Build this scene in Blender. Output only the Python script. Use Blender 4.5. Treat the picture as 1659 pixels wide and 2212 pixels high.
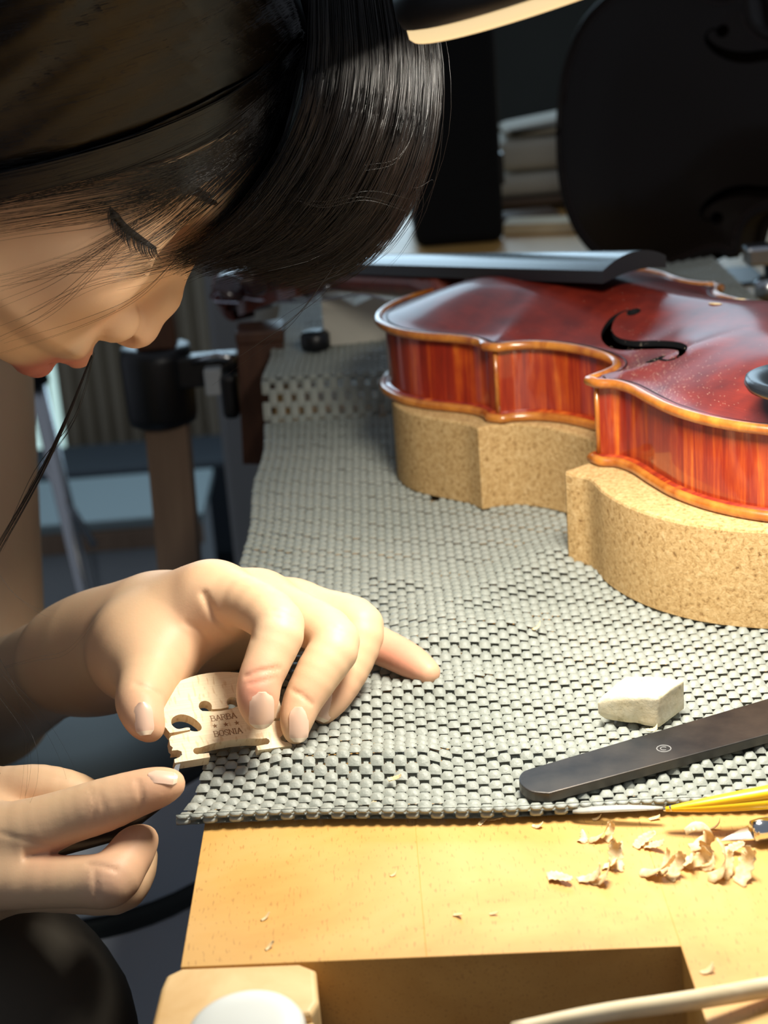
import bpy, bmesh, math, random
import numpy as np
from mathutils import Vector, Matrix
from mathutils.bvhtree import BVHTree
random.seed(7); rng = np.random.default_rng(7)
for o in list(bpy.data.objects): bpy.data.objects.remove(o)
SC = bpy.context.scene; COL = SC.collection
# ------------------------------------------------------------------ camera (all lengths below in millimetres, scene in metres)
W, H = 1659, 2212
FPX, PITCH, ROLL, HC = 3757.6, 0.33103, 0.07904, 273.0
CAM = np.array([0., 0., HC])
cam_d = bpy.data.cameras.new('camera'); cam = bpy.data.objects.new('camera', cam_d); COL.objects.link(cam); SC.camera = cam
cam_d.sensor_fit = 'VERTICAL'; cam_d.sensor_height = 36.0; cam_d.lens = 36.0*FPX/H
cam_d.clip_start = 0.02; cam_d.clip_end = 50
cam_d.dof.use_dof = True; cam_d.dof.focus_distance = 0.592; cam_d.dof.aperture_fstop = 15
_r = Vector((1, 0, 0)); _f = Vector((0, math.cos(PITCH), -math.sin(PITCH))); _u = Vector((0, math.sin(PITCH), math.cos(PITCH)))
_X = _r*math.cos(ROLL)-_u*math.sin(ROLL); _Y = _r*math.sin(ROLL)+_u*math.cos(ROLL)
cam.matrix_world = Matrix(((_X.x, _Y.x, -_f.x, 0), (_X.y, _Y.y, -_f.y, 0), (_X.z, _Y.z, -_f.z, HC/1000), (0, 0, 0, 1)))
# ------------------------------------------------------------------ world, window daylight, exposure
wd = bpy.data.worlds.new('world'); SC.world = wd; wd.use_nodes = True
wd.node_tree.nodes['Background'].inputs[0].default_value = (0.75, 0.82, 0.95, 1)
wd.node_tree.nodes['Background'].inputs[1].default_value = 0.24
def area(name, loc, target, size, power, col, size_y=None):
    l = bpy.data.lights.new(name, 'AREA'); l.energy = power; l.color = col; l.size = size
    if size_y: l.shape = 'RECTANGLE'; l.size_y = size_y
    o = bpy.data.objects.new(name, l); COL.objects.link(o); o.location = loc
    o.rotation_euler = (Vector(target)-Vector(loc)).to_track_quat('-Z', 'Y').to_euler(); return o
area('window_daylight', (-.15, 2.97, .735), (-.15, 0.9, .60), 1.54, 16, (0.56, 0.77, 1.0), 1.08)
SC.view_settings.view_transform = 'Standard'; SC.view_settings.look = 'None'
SC.view_settings.exposure = 0.0; SC.view_settings.gamma = 1.0; SC.view_settings.use_curve_mapping = False
LAMP_POWER = 22.0
# ------------------------------------------------------------------ picture <-> place
def ray(px, py):
    a = (px-W/2)/FPX; b = -(py-H/2)/FPX
    r = a*np.cos(ROLL)+b*np.sin(ROLL); u = -a*np.sin(ROLL)+b*np.cos(ROLL)
    c, s = np.cos(PITCH), np.sin(PITCH)
    return np.array([r, c+u*s, -s+u*c])
def G(px, py, z=0.): d = ray(px, py); return CAM+d*((z-HC)/d[2])
def Y(px, py, y): d = ray(px, py); return CAM+d*(y/d[1])
def D(px, py, dd): return CAM+ray(px, py)*dd
# ------------------------------------------------------------------ materials
MAT = {}
def mat(name, col, rough=0.5, metal=0., coat=0., coat_r=0.1, emit=None, estr=0., trans=0., sss=0., spec=0.5, sheen=0.):
    m = bpy.data.materials.new(name); m.use_nodes = True; b = m.node_tree.nodes['Principled BSDF']
    b.inputs['Base Color'].default_value = (*col, 1); b.inputs['Roughness'].default_value = rough
    b.inputs['Metallic'].default_value = metal; b.inputs['Coat Weight'].default_value = coat; b.inputs['Coat Roughness'].default_value = coat_r
    b.inputs['Specular IOR Level'].default_value = spec
    if emit: b.inputs['Emission Color'].default_value = (*emit, 1); b.inputs['Emission Strength'].default_value = estr
    b.inputs['Transmission Weight'].default_value = trans
    if sss: b.inputs['Subsurface Weight'].default_value = sss; b.inputs['Subsurface Radius'].default_value = (1, .35, .2); b.inputs['Subsurface Scale'].default_value = 0.004
    MAT[name] = m; return m
def nd(m, t, **k):
    n = m.node_tree.nodes.new(t)
    for a, v in k.items(): setattr(n, a, v)
    return n
def ln(m, a, b): m.node_tree.links.new(a, b)
def coords(m, kind='Object', scale=(1, 1, 1), rot=(0, 0, 0)):
    tc = nd(m, 'ShaderNodeTexCoord'); mp = nd(m, 'ShaderNodeMapping'); mp.inputs['Scale'].default_value = scale; mp.inputs['Rotation'].default_value = rot
    ln(m, tc.outputs[kind], mp.inputs[0]); return mp.outputs[0]
def noise(m, vec, scale, detail=4, rough=.55, dist=0.):
    n = nd(m, 'ShaderNodeTexNoise'); n.inputs['Scale'].default_value = scale; n.inputs['Detail'].default_value = detail
    n.inputs['Roughness'].default_value = rough; n.inputs['Distortion'].default_value = dist; ln(m, vec, n.inputs['Vector']); return n.outputs['Fac']
def ramp(m, fac, stops):
    r = nd(m, 'ShaderNodeValToRGB'); e = r.color_ramp.elements
    while len(e) < len(stops): e.new(.5)
    for i, (p, c) in enumerate(stops): e[i].position = p; e[i].color = (*c, 1) if len(c) == 3 else c
    ln(m, fac, r.inputs[0]); return r.outputs[0]
def mixc(m, fac, a, b, mode='MIX'):
    n = nd(m, 'ShaderNodeMix', data_type='RGBA', blend_type=mode)
    if isinstance(fac, float): n.inputs[0].default_value = fac
    else: ln(m, fac, n.inputs[0])
    for i, v in ((6, a), (7, b)):
        if isinstance(v, tuple): n.inputs[i].default_value = (*v, 1)
        else: ln(m, v, n.inputs[i])
    return n.outputs[2]
def base(m, c): ln(m, c, m.node_tree.nodes['Principled BSDF'].inputs['Base Color'])
def bump(m, h, strength=.3, dist=.001):
    b = nd(m, 'ShaderNodeBump'); b.inputs['Strength'].default_value = strength; b.inputs['Distance'].default_value = dist
    ln(m, h, b.inputs['Height']); ln(m, b.outputs[0], m.node_tree.nodes['Principled BSDF'].inputs['Normal'])
# beech worktop: short dark flecks along y, honey coloured stains
m = mat('beech', (.62, .37, .13), .42, coat=.25, coat_r=.3)
v = coords(m, 'Object', (1500, 260, 1500)); fl = ramp(m, noise(m, v, 1.0, 1, .3), [(.0, (0, 0, 0)), (.655, (0, 0, 0)), (.70, (.7, .7, .7))])
v2 = coords(m, 'Object', (1, 1, 1)); st = noise(m, v2, 14, 5, .6, .6)
c0 = ramp(m, st, [(.3, (.50, .25, .05)), (.47, (.64, .36, .095)), (.65, (.70, .43, .15))])
v3 = coords(m, 'Object', (160, 5, 160)); gr = noise(m, v3, 1.0, 3)
c0 = mixc(m, gr, c0, mixc(m, .55, c0, (.58, .33, .10)))
base(m, mixc(m, fl, c0, mixc(m, .55, c0, (.25, .10, .02)))); bump(m, gr, .15, .0004)
def wood(name, dark, light, scale, rough=.5, coat=0., axis_scale=(1, 1, 1), cr=.1):
    m = mat(name, light, rough, coat=coat, coat_r=cr); v = coords(m, 'Object', axis_scale)
    f = noise(m, v, scale, 4, .6, .4); base(m, ramp(m, f, [(.3, dark), (.68, light)])); bump(m, f, .12, .0005); return m
wood('block_wood', (.60, .36, .13), (.78, .55, .27), 30, .5, 0, (1, 1, 6))
wood('dark_board', (.05, .018, .009), (.11, .045, .022), 20, .5, 0, (4, 4, .4))
wood('post_wood', (.20, .125, .08), (.30, .20, .13), 14, .6, 0, (5, 5, .4))
wood('stick_wood', (.62, .50, .30), (.8, .68, .46), 40, .6, 0, (.5, 3, 3))
wood('box_wood', (.08, .05, .03), (.16, .11, .075), 15, .6, 0, (.4, 3, 3))
wood('maple_edge', (.30, .07, .008), (.58, .22, .03), 60, .35, 1., (2, 2, 1), .12)
wood('maple_neck', (.08, .012, .008), (.17, .03, .012), 60, .35, 1., (1, 1, 1), .1)
wood('lining', (.5, .25, .05), (.7, .4, .1), 50, .5)
# violin ribs: flamed maple, UV = (arc length, height)
m = mat('rib_varnish', (.4, .05, .01), .38, coat=1., coat_r=.07)
v = coords(m, 'UV', (1, .05, 1)); n1 = noise(m, v, 17, 7, .68, .25); v_ = coords(m, 'UV', (.5, .5, 1)); n2 = noise(m, v_, 9, 3)
c1 = ramp(m, n1, [(.32, (.12, .008, .004)), (.47, (.30, .022, .006)), (.58, (.50, .075, .008)), (.72, (.85, .27, .03))])
c1 = mixc(m, ramp(m, n2, [(.42, (0, 0, 0)), (.72, (.75, .75, .75))]), c1, (.26, .014, .005)); base(m, c1)
# violin belly: dark red spruce
m = mat('belly_varnish', (.16, .013, .007), .5, coat=.4, coat_r=.16, spec=.3)
v = coords(m, 'UV', (3, 260, 1)); g1 = noise(m, v, 1.0, 3); v_ = coords(m, 'UV', (1, 1, 1)); n2 = noise(m, v_, 7, 4)
c1 = ramp(m, n2, [(.3, (.095, .009, .006)), (.7, (.21, .019, .008))]); base(m, mixc(m, ramp(m, g1, [(.45, (0, 0, 0)), (.7, (.5, .5, .5))]), c1, (.07, .006, .004)))
m = mat('old_varnish', (.008, .0045, .003), .5, coat=.12, coat_r=.2, spec=.15)
mat('ebony', (.009, .011, .014), .27, spec=.8)
mat('black_plastic', (.006, .0065, .008), .38)
mat('black_matte', (.004, .0045, .0055), .8, spec=.2)
mat('black_cloth', (.085, .075, .06), .9, spec=.1)
mat('steel', (.55, .57, .6), .25, 1.)
mat('chrome', (.75, .77, .8), .12, 1.)
mat('string_silver', (.6, .58, .66), .3, 1.)
mat('peg_rosewood', (.03, .01, .014), .3, coat=1., coat_r=.1)
m = mat('dark_steel', (.07, .068, .066), .42, .85); v = coords(m, 'Object', (1, 1, 1)); f = noise(m, v, 45, 5)
base(m, ramp(m, f, [(.35, (.045, .045, .046)), (.6, (.095, .085, .075)), (.8, (.12, .10, .08))])); bump(m, noise(m, v, 400, 3), .1, .0003)
# cork
m = mat('cork', (.55, .36, .16), .85, spec=.2); v = coords(m, 'Object', (1, 1, 1))
vo = nd(m, 'ShaderNodeTexVoronoi'); vo.inputs['Scale'].default_value = 420; vo.inputs['Randomness'].default_value = 1; ln(m, v, vo.inputs['Vector'])
nn = noise(m, v, 520, 5, .72, .6); c1 = ramp(m, nn, [(.32, (.20, .10, .035)), (.42, (.48, .30, .12)), (.55, (.60, .40, .18)), (.72, (.72, .53, .28))])
base(m, mixc(m, .35, c1, vo.outputs['Color'], 'OVERLAY') if False else c1); bump(m, nn, .5, .0009)
# mat
m = mat('grip_pvc', (.36, .375, .345), .5, spec=.45); v = coords(m, 'Object', (1, 1, 1)); nn = noise(m, v, 900, 3)
n2 = noise(m, v, 9, 3); base(m, ramp(m, n2, [(.3, (.265, .285, .25)), (.7, (.335, .35, .31))])); bump(m, nn, .35, .0006)
# bridge maple
m = mat('bridge_maple', (.80, .60, .36), .5, spec=.3); v = coords(m, 'Object', (900, 260, 300)); f1 = ramp(m, noise(m, v, 1., 1, .3), [(.58, (0, 0, 0)), (.68, (.8, .8, .8))])
v_ = coords(m, 'Object', (40, 2200, 60)); f2 = noise(m, v_, 1., 2); c1 = ramp(m, f2, [(.3, (.80, .62, .38)), (.7, (.90, .74, .50))])
base(m, mixc(m, f1, c1, mixc(m, .5, c1, (.55, .30, .11))))
mat('burnt_ink', (.30, .15, .06), .7)
mat('bridge_edge', (.58, .44, .28), .6)
mat('mark_pale', (.35, .35, .34), .5, .3)
# chalk / soap stone
m = mat('pale_chalk', (.80, .72, .52), .7, spec=.2); v = coords(m, 'Object', (1, 1, 1)); nn = noise(m, v, 160, 5, .65)
base(m, ramp(m, nn, [(.30, (.45, .36, .2)), (.42, (.78, .68, .46)), (.7, (.86, .79, .6))])); bump(m, nn, .4, .001)
m = mat('shaving_wood', (.86, .66, .38), .6, spec=.2); v = coords(m, 'Object', (1, 1, 1)); nn = noise(m, v, 300, 3)
base(m, ramp(m, nn, [(.35, (.70, .48, .22)), (.6, (.88, .70, .42))])); m.node_tree.nodes['Principled BSDF'].inputs['Transmission Weight'].default_value = 0.0
mat('yellow_paint', (.85, .52, .01), .35); mat('white_plastic', (.78, .80, .74), .4); mat('clear_plastic', (.75, .76, .7), .25, trans=.55)
mat('dust', (.75, .6, .45), .8)
mat('purfling', (.02, .006, .004), .4)
# surroundings
m = mat('wall_paint', (.052, .058, .052), .9, spec=.1); v = coords(m, 'Object', (1, 1, 1)); base(m, ramp(m, noise(m, v, 3, 3), [(.3, (.046, .052, .047)), (.7, (.06, .065, .058))]))
m = mat('floor_vinyl', (.12, .12, .125), .6); v = coords(m, 'Object', (1, 1, 1)); base(m, ramp(m, noise(m, v, 5, 4), [(.3, (.09, .09, .095)), (.7, (.15, .15, .155))]))
mat('grey_laminate', (.30, .30, .295), .6); mat('beige_cloth', (.46, .41, .31), .9, spec=.1); mat('dark_navy', (.02, .027, .036), .7)
mat('teal_grey', (.24, .30, .31), .6); mat('pale_board', (.42, .45, .47), .6); mat('cream_cloth', (.52, .50, .43), .9, spec=.1)
mat('window_glow', (.6, .8, .8), .3, emit=(.65, .95, .92), estr=.75); mat('frame_paint', (.3, .32, .32), .5)
mat('bin_blue', (.74, .84, .96), .45); mat('bin_dark', (.035, .042, .04), .6); mat('paper', (.6, .58, .5), .8)
mat('lamp_black', (.006, .007, .009), .45); mat('lamp_rim', (.8, .62, .35), .5, emit=(1.0, .73, .38), estr=.9); mat('lamp_led', (1, .9, .75), .5, emit=(1.0, .86, .66), estr=1.)
# skin with a colour attribute
m = mat('skin', (.7, .45, .3), .5, sss=.12, spec=.3); a = nd(m, 'ShaderNodeAttribute', attribute_name='tint')
v = coords(m, 'Object', (1, 1, 1)); n2 = noise(m, v, 45, 4); c1 = mixc(m, ramp(m, n2, [(.35, (0, 0, 0)), (.7, (.35, .35, .35))]), a.outputs['Color'], mixc(m, .5, a.outputs['Color'], (.66, .30, .19)))
base(m, c1); n3 = noise(m, v, 900, 3); bump(m, n3, .12, .0003)
mat('nail', (.78, .53, .39), .35, coat=.2, coat_r=.25); mat('nail_tip', (.84, .68, .50), .35)
m = mat('hair_strand', (.013, .009, .007), .3, spec=.5); v = coords(m, 'Object', (1, 1, 1)); base(m, ramp(m, noise(m, v, 60, 3), [(.3, (.003, .0028, .003)), (.7, (.0095, .007, .0055))]))
mat('hair_mass', (.0035, .0035, .004), .7, spec=.12)
mat('lash', (.012, .008, .006), .5); mat('brow', (.05, .03, .02), .6)
# ------------------------------------------------------------------ mesh helpers (V in mm, world)
def newmesh(name, V, F, smooth=False, uv=None):
    me = bpy.data.meshes.new(name); V = np.asarray(V, float)
    if isinstance(F, np.ndarray):
        n, k = F.shape; me.vertices.add(len(V)); me.vertices.foreach_set('co', (V/1000).ravel().astype(np.float32))
        me.loops.add(n*k); me.loops.foreach_set('vertex_index', F.ravel().astype(np.int32)); me.polygons.add(n)
        me.polygons.foreach_set('loop_start', np.arange(0, n*k, k, dtype=np.int32)); me.update(calc_edges=True); me.validate()
    else:
        me.from_pydata((V/1000).tolist(), [], [tuple(int(i) for i in f) for f in F]); me.validate()
    if smooth is not False and len(me.polygons): me.polygons.foreach_set('use_smooth', [True]*len(me.polygons))
    if uv is not None:
        l = me.uv_layers.new(name='UVMap'); vi = np.zeros(len(me.loops), np.int32); me.loops.foreach_get('vertex_index', vi)
        l.data.foreach_set('uv', np.asarray(uv, np.float32)[vi].ravel())
    me.update(); return me
def empty(name, loc, label, cat, group=None):
    o = bpy.data.objects.new(name, None); COL.objects.link(o); o.location = tuple(np.asarray(loc)/1000.); o.empty_display_size = .02
    o['label'] = label; o['category'] = cat
    if group: o['group'] = group
    o['_mm'] = list(map(float, loc)); return o
def part(name, VF, material, parent, smooth=False, uv=None, label=None, kind=None):
    V, F = VF; top = parent
    off = np.zeros(3)
    p = parent
    while p is not None:
        if '_mm' in p: off = np.array(p['_mm']); break
        p = p.parent
    me = newmesh(name, np.asarray(V, float)-off, F, smooth, uv); me.materials.append(MAT[material])
    o = bpy.data.objects.new(name, me); COL.objects.link(o); o.parent = parent
    if label: o['label'] = label
    if kind: o['kind'] = kind
    return o
def thing(name, VF, material, label, cat, group=None, smooth=False, uv=None, kind=None, loc=None):
    V, F = VF; V = np.asarray(V, float)
    if loc is None: loc = np.array([V[:, 0].mean(), V[:, 1].mean(), V[:, 2].min()])
    me = newmesh(name, V-loc, F, smooth, uv); me.materials.append(MAT[material])
    o = bpy.data.objects.new(name, me); COL.objects.link(o); o.location = tuple(np.asarray(loc)/1000.)
    o['_mm'] = list(map(float, loc))
    if kind == 'structure': o['kind'] = kind; o['label'] = label; return o
    o['label'] = label; o['category'] = cat
    if group: o['group'] = group
    if kind: o['kind'] = kind
    return o
def join(*parts):
    V = []; F = []; n = 0
    for v, f in parts:
        v = np.asarray(v, float); V.append(v); F += [tuple(int(i)+n for i in q) for q in f]; n += len(v)
    return np.concatenate(V), F
def box(c, s, R=None, bev=0., seg=2):
    bm = bmesh.new(); bmesh.ops.create_cube(bm, size=1.0)
    for v in bm.verts: v.co = Vector((v.co.x*s[0], v.co.y*s[1], v.co.z*s[2]))
    if bev: bmesh.ops.bevel(bm, geom=list(bm.edges), offset=bev, segments=seg, profile=.5, affect='EDGES')
    return frombm(bm, c, R)
def frombm(bm, c=(0, 0, 0), R=None):
    bm.verts.index_update(); V = np.array([v.co[:] for v in bm.verts]); F = [tuple(v.index for v in f.verts) for f in bm.faces]; bm.free()
    if R is not None: V = V@np.asarray(R).T
    return V+np.asarray(c), F
def frame(z, x=None):
    z = np.asarray(z, float); z = z/np.linalg.norm(z); x = np.array([1, 0, 0.]) if x is None else np.asarray(x, float)
    if abs(z@x)/np.linalg.norm(x) > .98: x = np.array([0, 1., 0])
    x = x-z*(z@x); x /= np.linalg.norm(x); return np.stack([x, np.cross(z, x), z], 1)
def rotz(a): c, s = math.cos(a), math.sin(a); return np.array([[c, -s, 0], [s, c, 0], [0, 0, 1.]])
def catmull(P, n, closed=False):
    P = np.asarray(P, float); out = []
    m = len(P)
    for t in np.linspace(0, m if closed else m-1, n, endpoint=not closed):
        i = int(t) if closed else min(int(t), m-2); f = t-i
        if closed: a, b, c, d = P[(i-1) % m], P[i % m], P[(i+1) % m], P[(i+2) % m]
        else: b, c = P[i], P[i+1]; a = P[i-1] if i > 0 else 2*b-c; d = P[i+2] if i+2 < m else 2*c-b
        out.append(.5*((2*b)+(-a+c)*f+(2*a-5*b+4*c-d)*f*f+(-a+3*b-3*c+d)*f**3))
    return np.array(out)
def tube(path, r, sides=10, closed=False, cap=True, squash=None, up=None):
    P = np.asarray(path, float); n = len(P); r = np.broadcast_to(np.asarray(r, float), (n,))
    V = []; F = []; T = np.zeros_like(P)
    for i in range(n):
        a = P[(i-1) % n] if (closed or i > 0) else P[i]; b = P[(i+1) % n] if (closed or i < n-1) else P[i]
        t = b-a; T[i] = t/(np.linalg.norm(t)+1e-9)
    N = frame(T[0], up)[:, 0]
    for i in range(n):
        if up is not None: N = np.asarray(up, float)
        N = N-T[i]*(N@T[i]); N /= np.linalg.norm(N)+1e-9; B = np.cross(T[i], N)
        for k in range(sides):
            a = 2*math.pi*k/sides; V.append(P[i]+r[i]*(math.cos(a)*N*(squash[0] if squash else 1)+math.sin(a)*B*(squash[1] if squash else 1)))
    for i in range(n if closed else n-1):
        j = (i+1) % n
        for k in range(sides): F.append((i*sides+k, i*sides+(k+1) % sides, j*sides+(k+1) % sides, j*sides+k))
    if cap and not closed: F.append(tuple(range(sides-1, -1, -1))); F.append(tuple((n-1)*sides+k for k in range(sides)))
    return np.array(V), F
def lathe(prof, c=(0, 0, 0), R=None, seg=32):
    V = []; F = []; n = len(prof)
    for i, (r, z) in enumerate(prof):
        for k in range(seg): a = 2*math.pi*k/seg; V.append((r*math.cos(a), r*math.sin(a), z))
    for i in range(n-1):
        for k in range(seg): F.append((i*seg+k, i*seg+(k+1) % seg, (i+1)*seg+(k+1) % seg, (i+1)*seg+k))
    F.append(tuple(range(seg-1, -1, -1))); F.append(tuple((n-1)*seg+k for k in range(seg)))
    V = np.array(V)
    if R is not None: V = V@np.asarray(R).T
    return V+np.asarray(c), F
def prism(poly, z0, z1, bev=0., seg=2):
    poly = np.asarray(poly, float); bm = bmesh.new(); vs = [bm.verts.new((p[0], p[1], z0)) for p in poly]; f = bm.faces.new(vs)
    if f.normal.z > 0: f.normal_flip()
    f.normal_update()
    r = bmesh.ops.extrude_face_region(bm, geom=[f]); up = [g for g in r['geom'] if isinstance(g, bmesh.types.BMVert)]
    for v in up: v.co.z = z1
    bmesh.ops.recalc_face_normals(bm, faces=bm.faces)
    if bev:
        bm.edges.ensure_lookup_table(); es = [e for e in bm.edges if abs(e.verts[0].co.z-e.verts[1].co.z) < 1e-6 and e.verts[0].co.z > (z0+z1)/2]
        bmesh.ops.bevel(bm, geom=es, offset=bev, segments=seg, profile=.5, affect='EDGES')
    return frombm(bm)
# ------------------------------------------------------------------ implicit surfaces (bodies)
def smin(a, b, k):
    h = np.maximum(k-np.abs(a-b), 0)/k; return np.minimum(a, b)-h*h*k*.25
def cone(P, a, b, ra, rb):
    a = np.asarray(a, np.float32); b = np.asarray(b, np.float32); ab = b-a; t = np.clip(((P-a)@ab)/(ab@ab+1e-9), 0, 1)
    return np.linalg.norm(P-(a+t[..., None]*ab), axis=-1)-(ra+(rb-ra)*t)
def ellip(P, c, r, R=None):
    q = P-np.asarray(c, np.float32)
    if R is not None: q = q@np.asarray(R, np.float32)
    q = q/np.asarray(r, np.float32); l = np.linalg.norm(q, axis=-1); return (l-1)*float(min(r))
def nets(F, org, h):
    S = F < 0; nx, ny, nz = F.shape
    C = [(i, j, k) for i in (0, 1) for j in (0, 1) for k in (0, 1)]
    cnt = sum(S[i:nx-1+i, j:ny-1+j, k:nz-1+k].astype(np.int8) for i, j, k in C); M = (cnt > 0) & (cnt < 8)
    idx = np.argwhere(M); acc = np.zeros((len(idx), 3)); num = np.zeros(len(idx))
    for a in C:
        for ax in range(3):
            if a[ax]: continue
            b = list(a); b[ax] = 1
            fa = F[idx[:, 0]+a[0], idx[:, 1]+a[1], idx[:, 2]+a[2]]; fb = F[idx[:, 0]+b[0], idx[:, 1]+b[1], idx[:, 2]+b[2]]
            x = (fa < 0) != (fb < 0); t = np.where(x, fa/(fa-fb+1e-12), 0); p = np.tile(np.array(a, float), (len(idx), 1)); p[:, ax] += t
            acc[x] += p[x]; num += x
    V = (idx+acc/num[:, None])*h+org
    lut = -np.ones(M.shape, np.int64); lut[M] = np.arange(len(idx)); Q = []
    for ax in range(3):
        o1, o2 = [(1, 2), (2, 0), (0, 1)][ax]
        sl0 = [slice(1, None)]*3; A = [slice(1, n-1) for n in F.shape]; A[ax] = slice(0, F.shape[ax]-1); Bs = list(A); Bs[ax] = slice(1, F.shape[ax])
        sa, sb = S[tuple(A)], S[tuple(Bs)]; e = np.argwhere(sa != sb)
        if not len(e): continue
        flip = sa[e[:, 0], e[:, 1], e[:, 2]]; base_ = e.copy()
        for q in range(3):
            if q != ax: base_[:, q] += 1
        def cell(d1, d2):
            c = base_.copy(); c[:, o1] -= d1; c[:, o2] -= d2; return lut[c[:, 0], c[:, 1], c[:, 2]]
        q = np.stack([cell(1, 1), cell(0, 1), cell(0, 0), cell(1, 0)], 1); q[~flip] = q[~flip][:, ::-1]; Q.append(q)
    return V, np.concatenate(Q)
def gridof(lo, hi, h):
    lo = np.asarray(lo, float); n = np.ceil((np.asarray(hi)-lo)/h).astype(int)+1
    ax = [(lo[i]+h*np.arange(n[i])).astype(np.float32) for i in range(3)]
    return np.stack(np.meshgrid(*ax, indexing='ij'), -1), lo
def sm_mesh(V, Q, it=2, lam=.5):
    E = np.concatenate([Q[:, [0, 1]], Q[:, [1, 2]], Q[:, [2, 3]], Q[:, [3, 0]]]); n = len(V)
    deg = np.bincount(E[:, 0], minlength=n)+np.bincount(E[:, 1], minlength=n)
    for _ in range(it):
        for l in (lam, -lam*.96):
            A = np.stack([np.bincount(E[:, 0], V[E[:, 1], k], n)+np.bincount(E[:, 1], V[E[:, 0], k], n) for k in range(3)], 1)/np.maximum(deg, 1)[:, None]
            V = V+l*(A-V)
    return V
# ================================================================== SETTING
FLOOR = -820.
thing('floor', box((0, 900, FLOOR-10), (5200, 5200, 20)), 'floor_vinyl', 'grey vinyl workshop floor', None, kind='structure')
# back wall with a real window opening (above the frame) that the daylight comes through
wb = [box((0, 3010, -327.5), (5200, 20, 985)), box((0, 3010, 1540), (5200, 20, 480)), box((-1775, 3010, 732.5), (1650, 20, 1135)), box((1625, 3010, 732.5), (1950, 20, 1135))]
thing('wall_back', join(*wb), 'wall_paint', 'dark grey-green back wall with a wide window', None, kind='structure')
w1 = thing('window_1', box((-150, 3014, 732.5), (1600, 4, 1135)), 'window_glow', 'wide window full of pale daylight', None, kind='structure')
part('window_frame', join(box((-150, 3000, 1290), (1640, 30, 40)), box((-150, 3000, 172), (1640, 40, 26)), box((-940, 3000, 732), (40, 30, 1090)), box((640, 3000, 732), (40, 30, 1090))), 'frame_paint', w1)
# ================================================================== WORKBENCH
SL = .011
def leftx(y): return -66.5+SL*(y-420)
bench = empty('workbench', (300, 1000, FLOOR), 'honey-coloured beech workbench with a rectangular notch in its front edge', 'workbench')
xs = [None, 2.0, 71.7, 140, 208, 276, 344, 412, 480, 560, 640, 720]
for i in range(len(xs)-1):
    xa, xb = xs[i], xs[i+1]; far = 1760.; g = .0
    if i == 0: p = [(leftx(419), 419), (xb-g, 414.5), (xb-g, far), (leftx(far), far)]
    elif i == 1: p = [(xa+g, 414.5), (xb-g, 410), (xb-g, far), (xa+g, far)]
    else: p = [(xa+g, 255), (xb-g, 255), (xb-g, far), (xa+g, far)]
    part('stave', prism(p, -46, 0, .12, 1), 'beech', bench)
part('apron', box((340, 1150, -95), (740, 1400, 96)), 'dark_board', bench)
for x, y in ((60, 480), (640, 480), (60, 1700), (640, 1700)): part('leg', box((x, y, (FLOOR-140)/2), (70, 70, -FLOOR-144), bev=3), 'post_wood', bench)
# wooden jaw in the left of the notch
jaw = empty('vise_jaw', (-48, 395, -46), 'pale wooden vise jaw with a stepped top at the left end of the bench notch', 'vise jaw')
part('jaw_top', prism([(-71, 408), (-70, 414), (-66, 417), (-33, 414.6), (-28.5, 411), (-27.6, 396), (-29.5, 391), (-72, 387)], -46, 1.2, 1.6, 3), 'block_wood', jaw)
part('jaw_front', prism([(-73, 386.6), (-29, 391), (-25, 300), (-75, 300)], -46, -1.4, 1.2, 2), 'block_wood', jaw)
# white lid standing on the jaw, pale stick across the lower right
c = D(530, 2232, 418); 
lid = empty('jar_cap', (c[0], c[1], c[2]-6), 'round white plastic lid on the wooden jaw at the bottom edge', 'lid')
RL = frame(np.array([-.05, -.1, 1.]))
part('cap', lathe([(13, -6), (14.2, -5), (14.6, 0), (14, 1.2), (12.5, 1.9), (8, 2.4), (0.1, 2.6)], c, RL, 48), 'white_plastic', lid, True)
part('stem', lathe([(7, -46), (7, -6), (6, -5.5)], c, None, 24), 'white_plastic', lid, True)
a, b = D(1110, 2226, 425), D(1720, 2120, 452)
thing('wooden_stick', tube(catmull([a, a+(b-a)*.3+[0, 0, .6], a+(b-a)*.7+[0, 0, -.3], b+(b-a)*.6], 24), np.linspace(2.0, 2.9, 24), 12), 'stick_wood', 'pale round wooden stick lying across the lower right corner', 'stick', smooth=True)
# dark wooden board fixed to the bench's far left side
bd = empty('side_board', (-72, 1050, -60), 'dark brown wooden board hanging at the left side of the bench', 'board')
a, b = Y(512, 738, 1050), Y(612, 738, 1050); c1_, d1_ = Y(525, 1003, 1050), Y(606, 1003, 1050)
fr = [a, b, d1_, c1_]; V = np.array([p+[0, dy, 0] for dy in (0, 26) for p in fr])
part('panel', (V, [(0, 1, 2, 3), (7, 6, 5, 4), (0, 4, 5, 1), (1, 5, 6, 2), (2, 6, 7, 3), (3, 7, 4, 0)]), 'dark_board', bd)
part('top_cleat', box((a+b)/2+[0, 13, 3], (30, 30, 8), bev=1.5), 'dark_board', bd)
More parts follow.
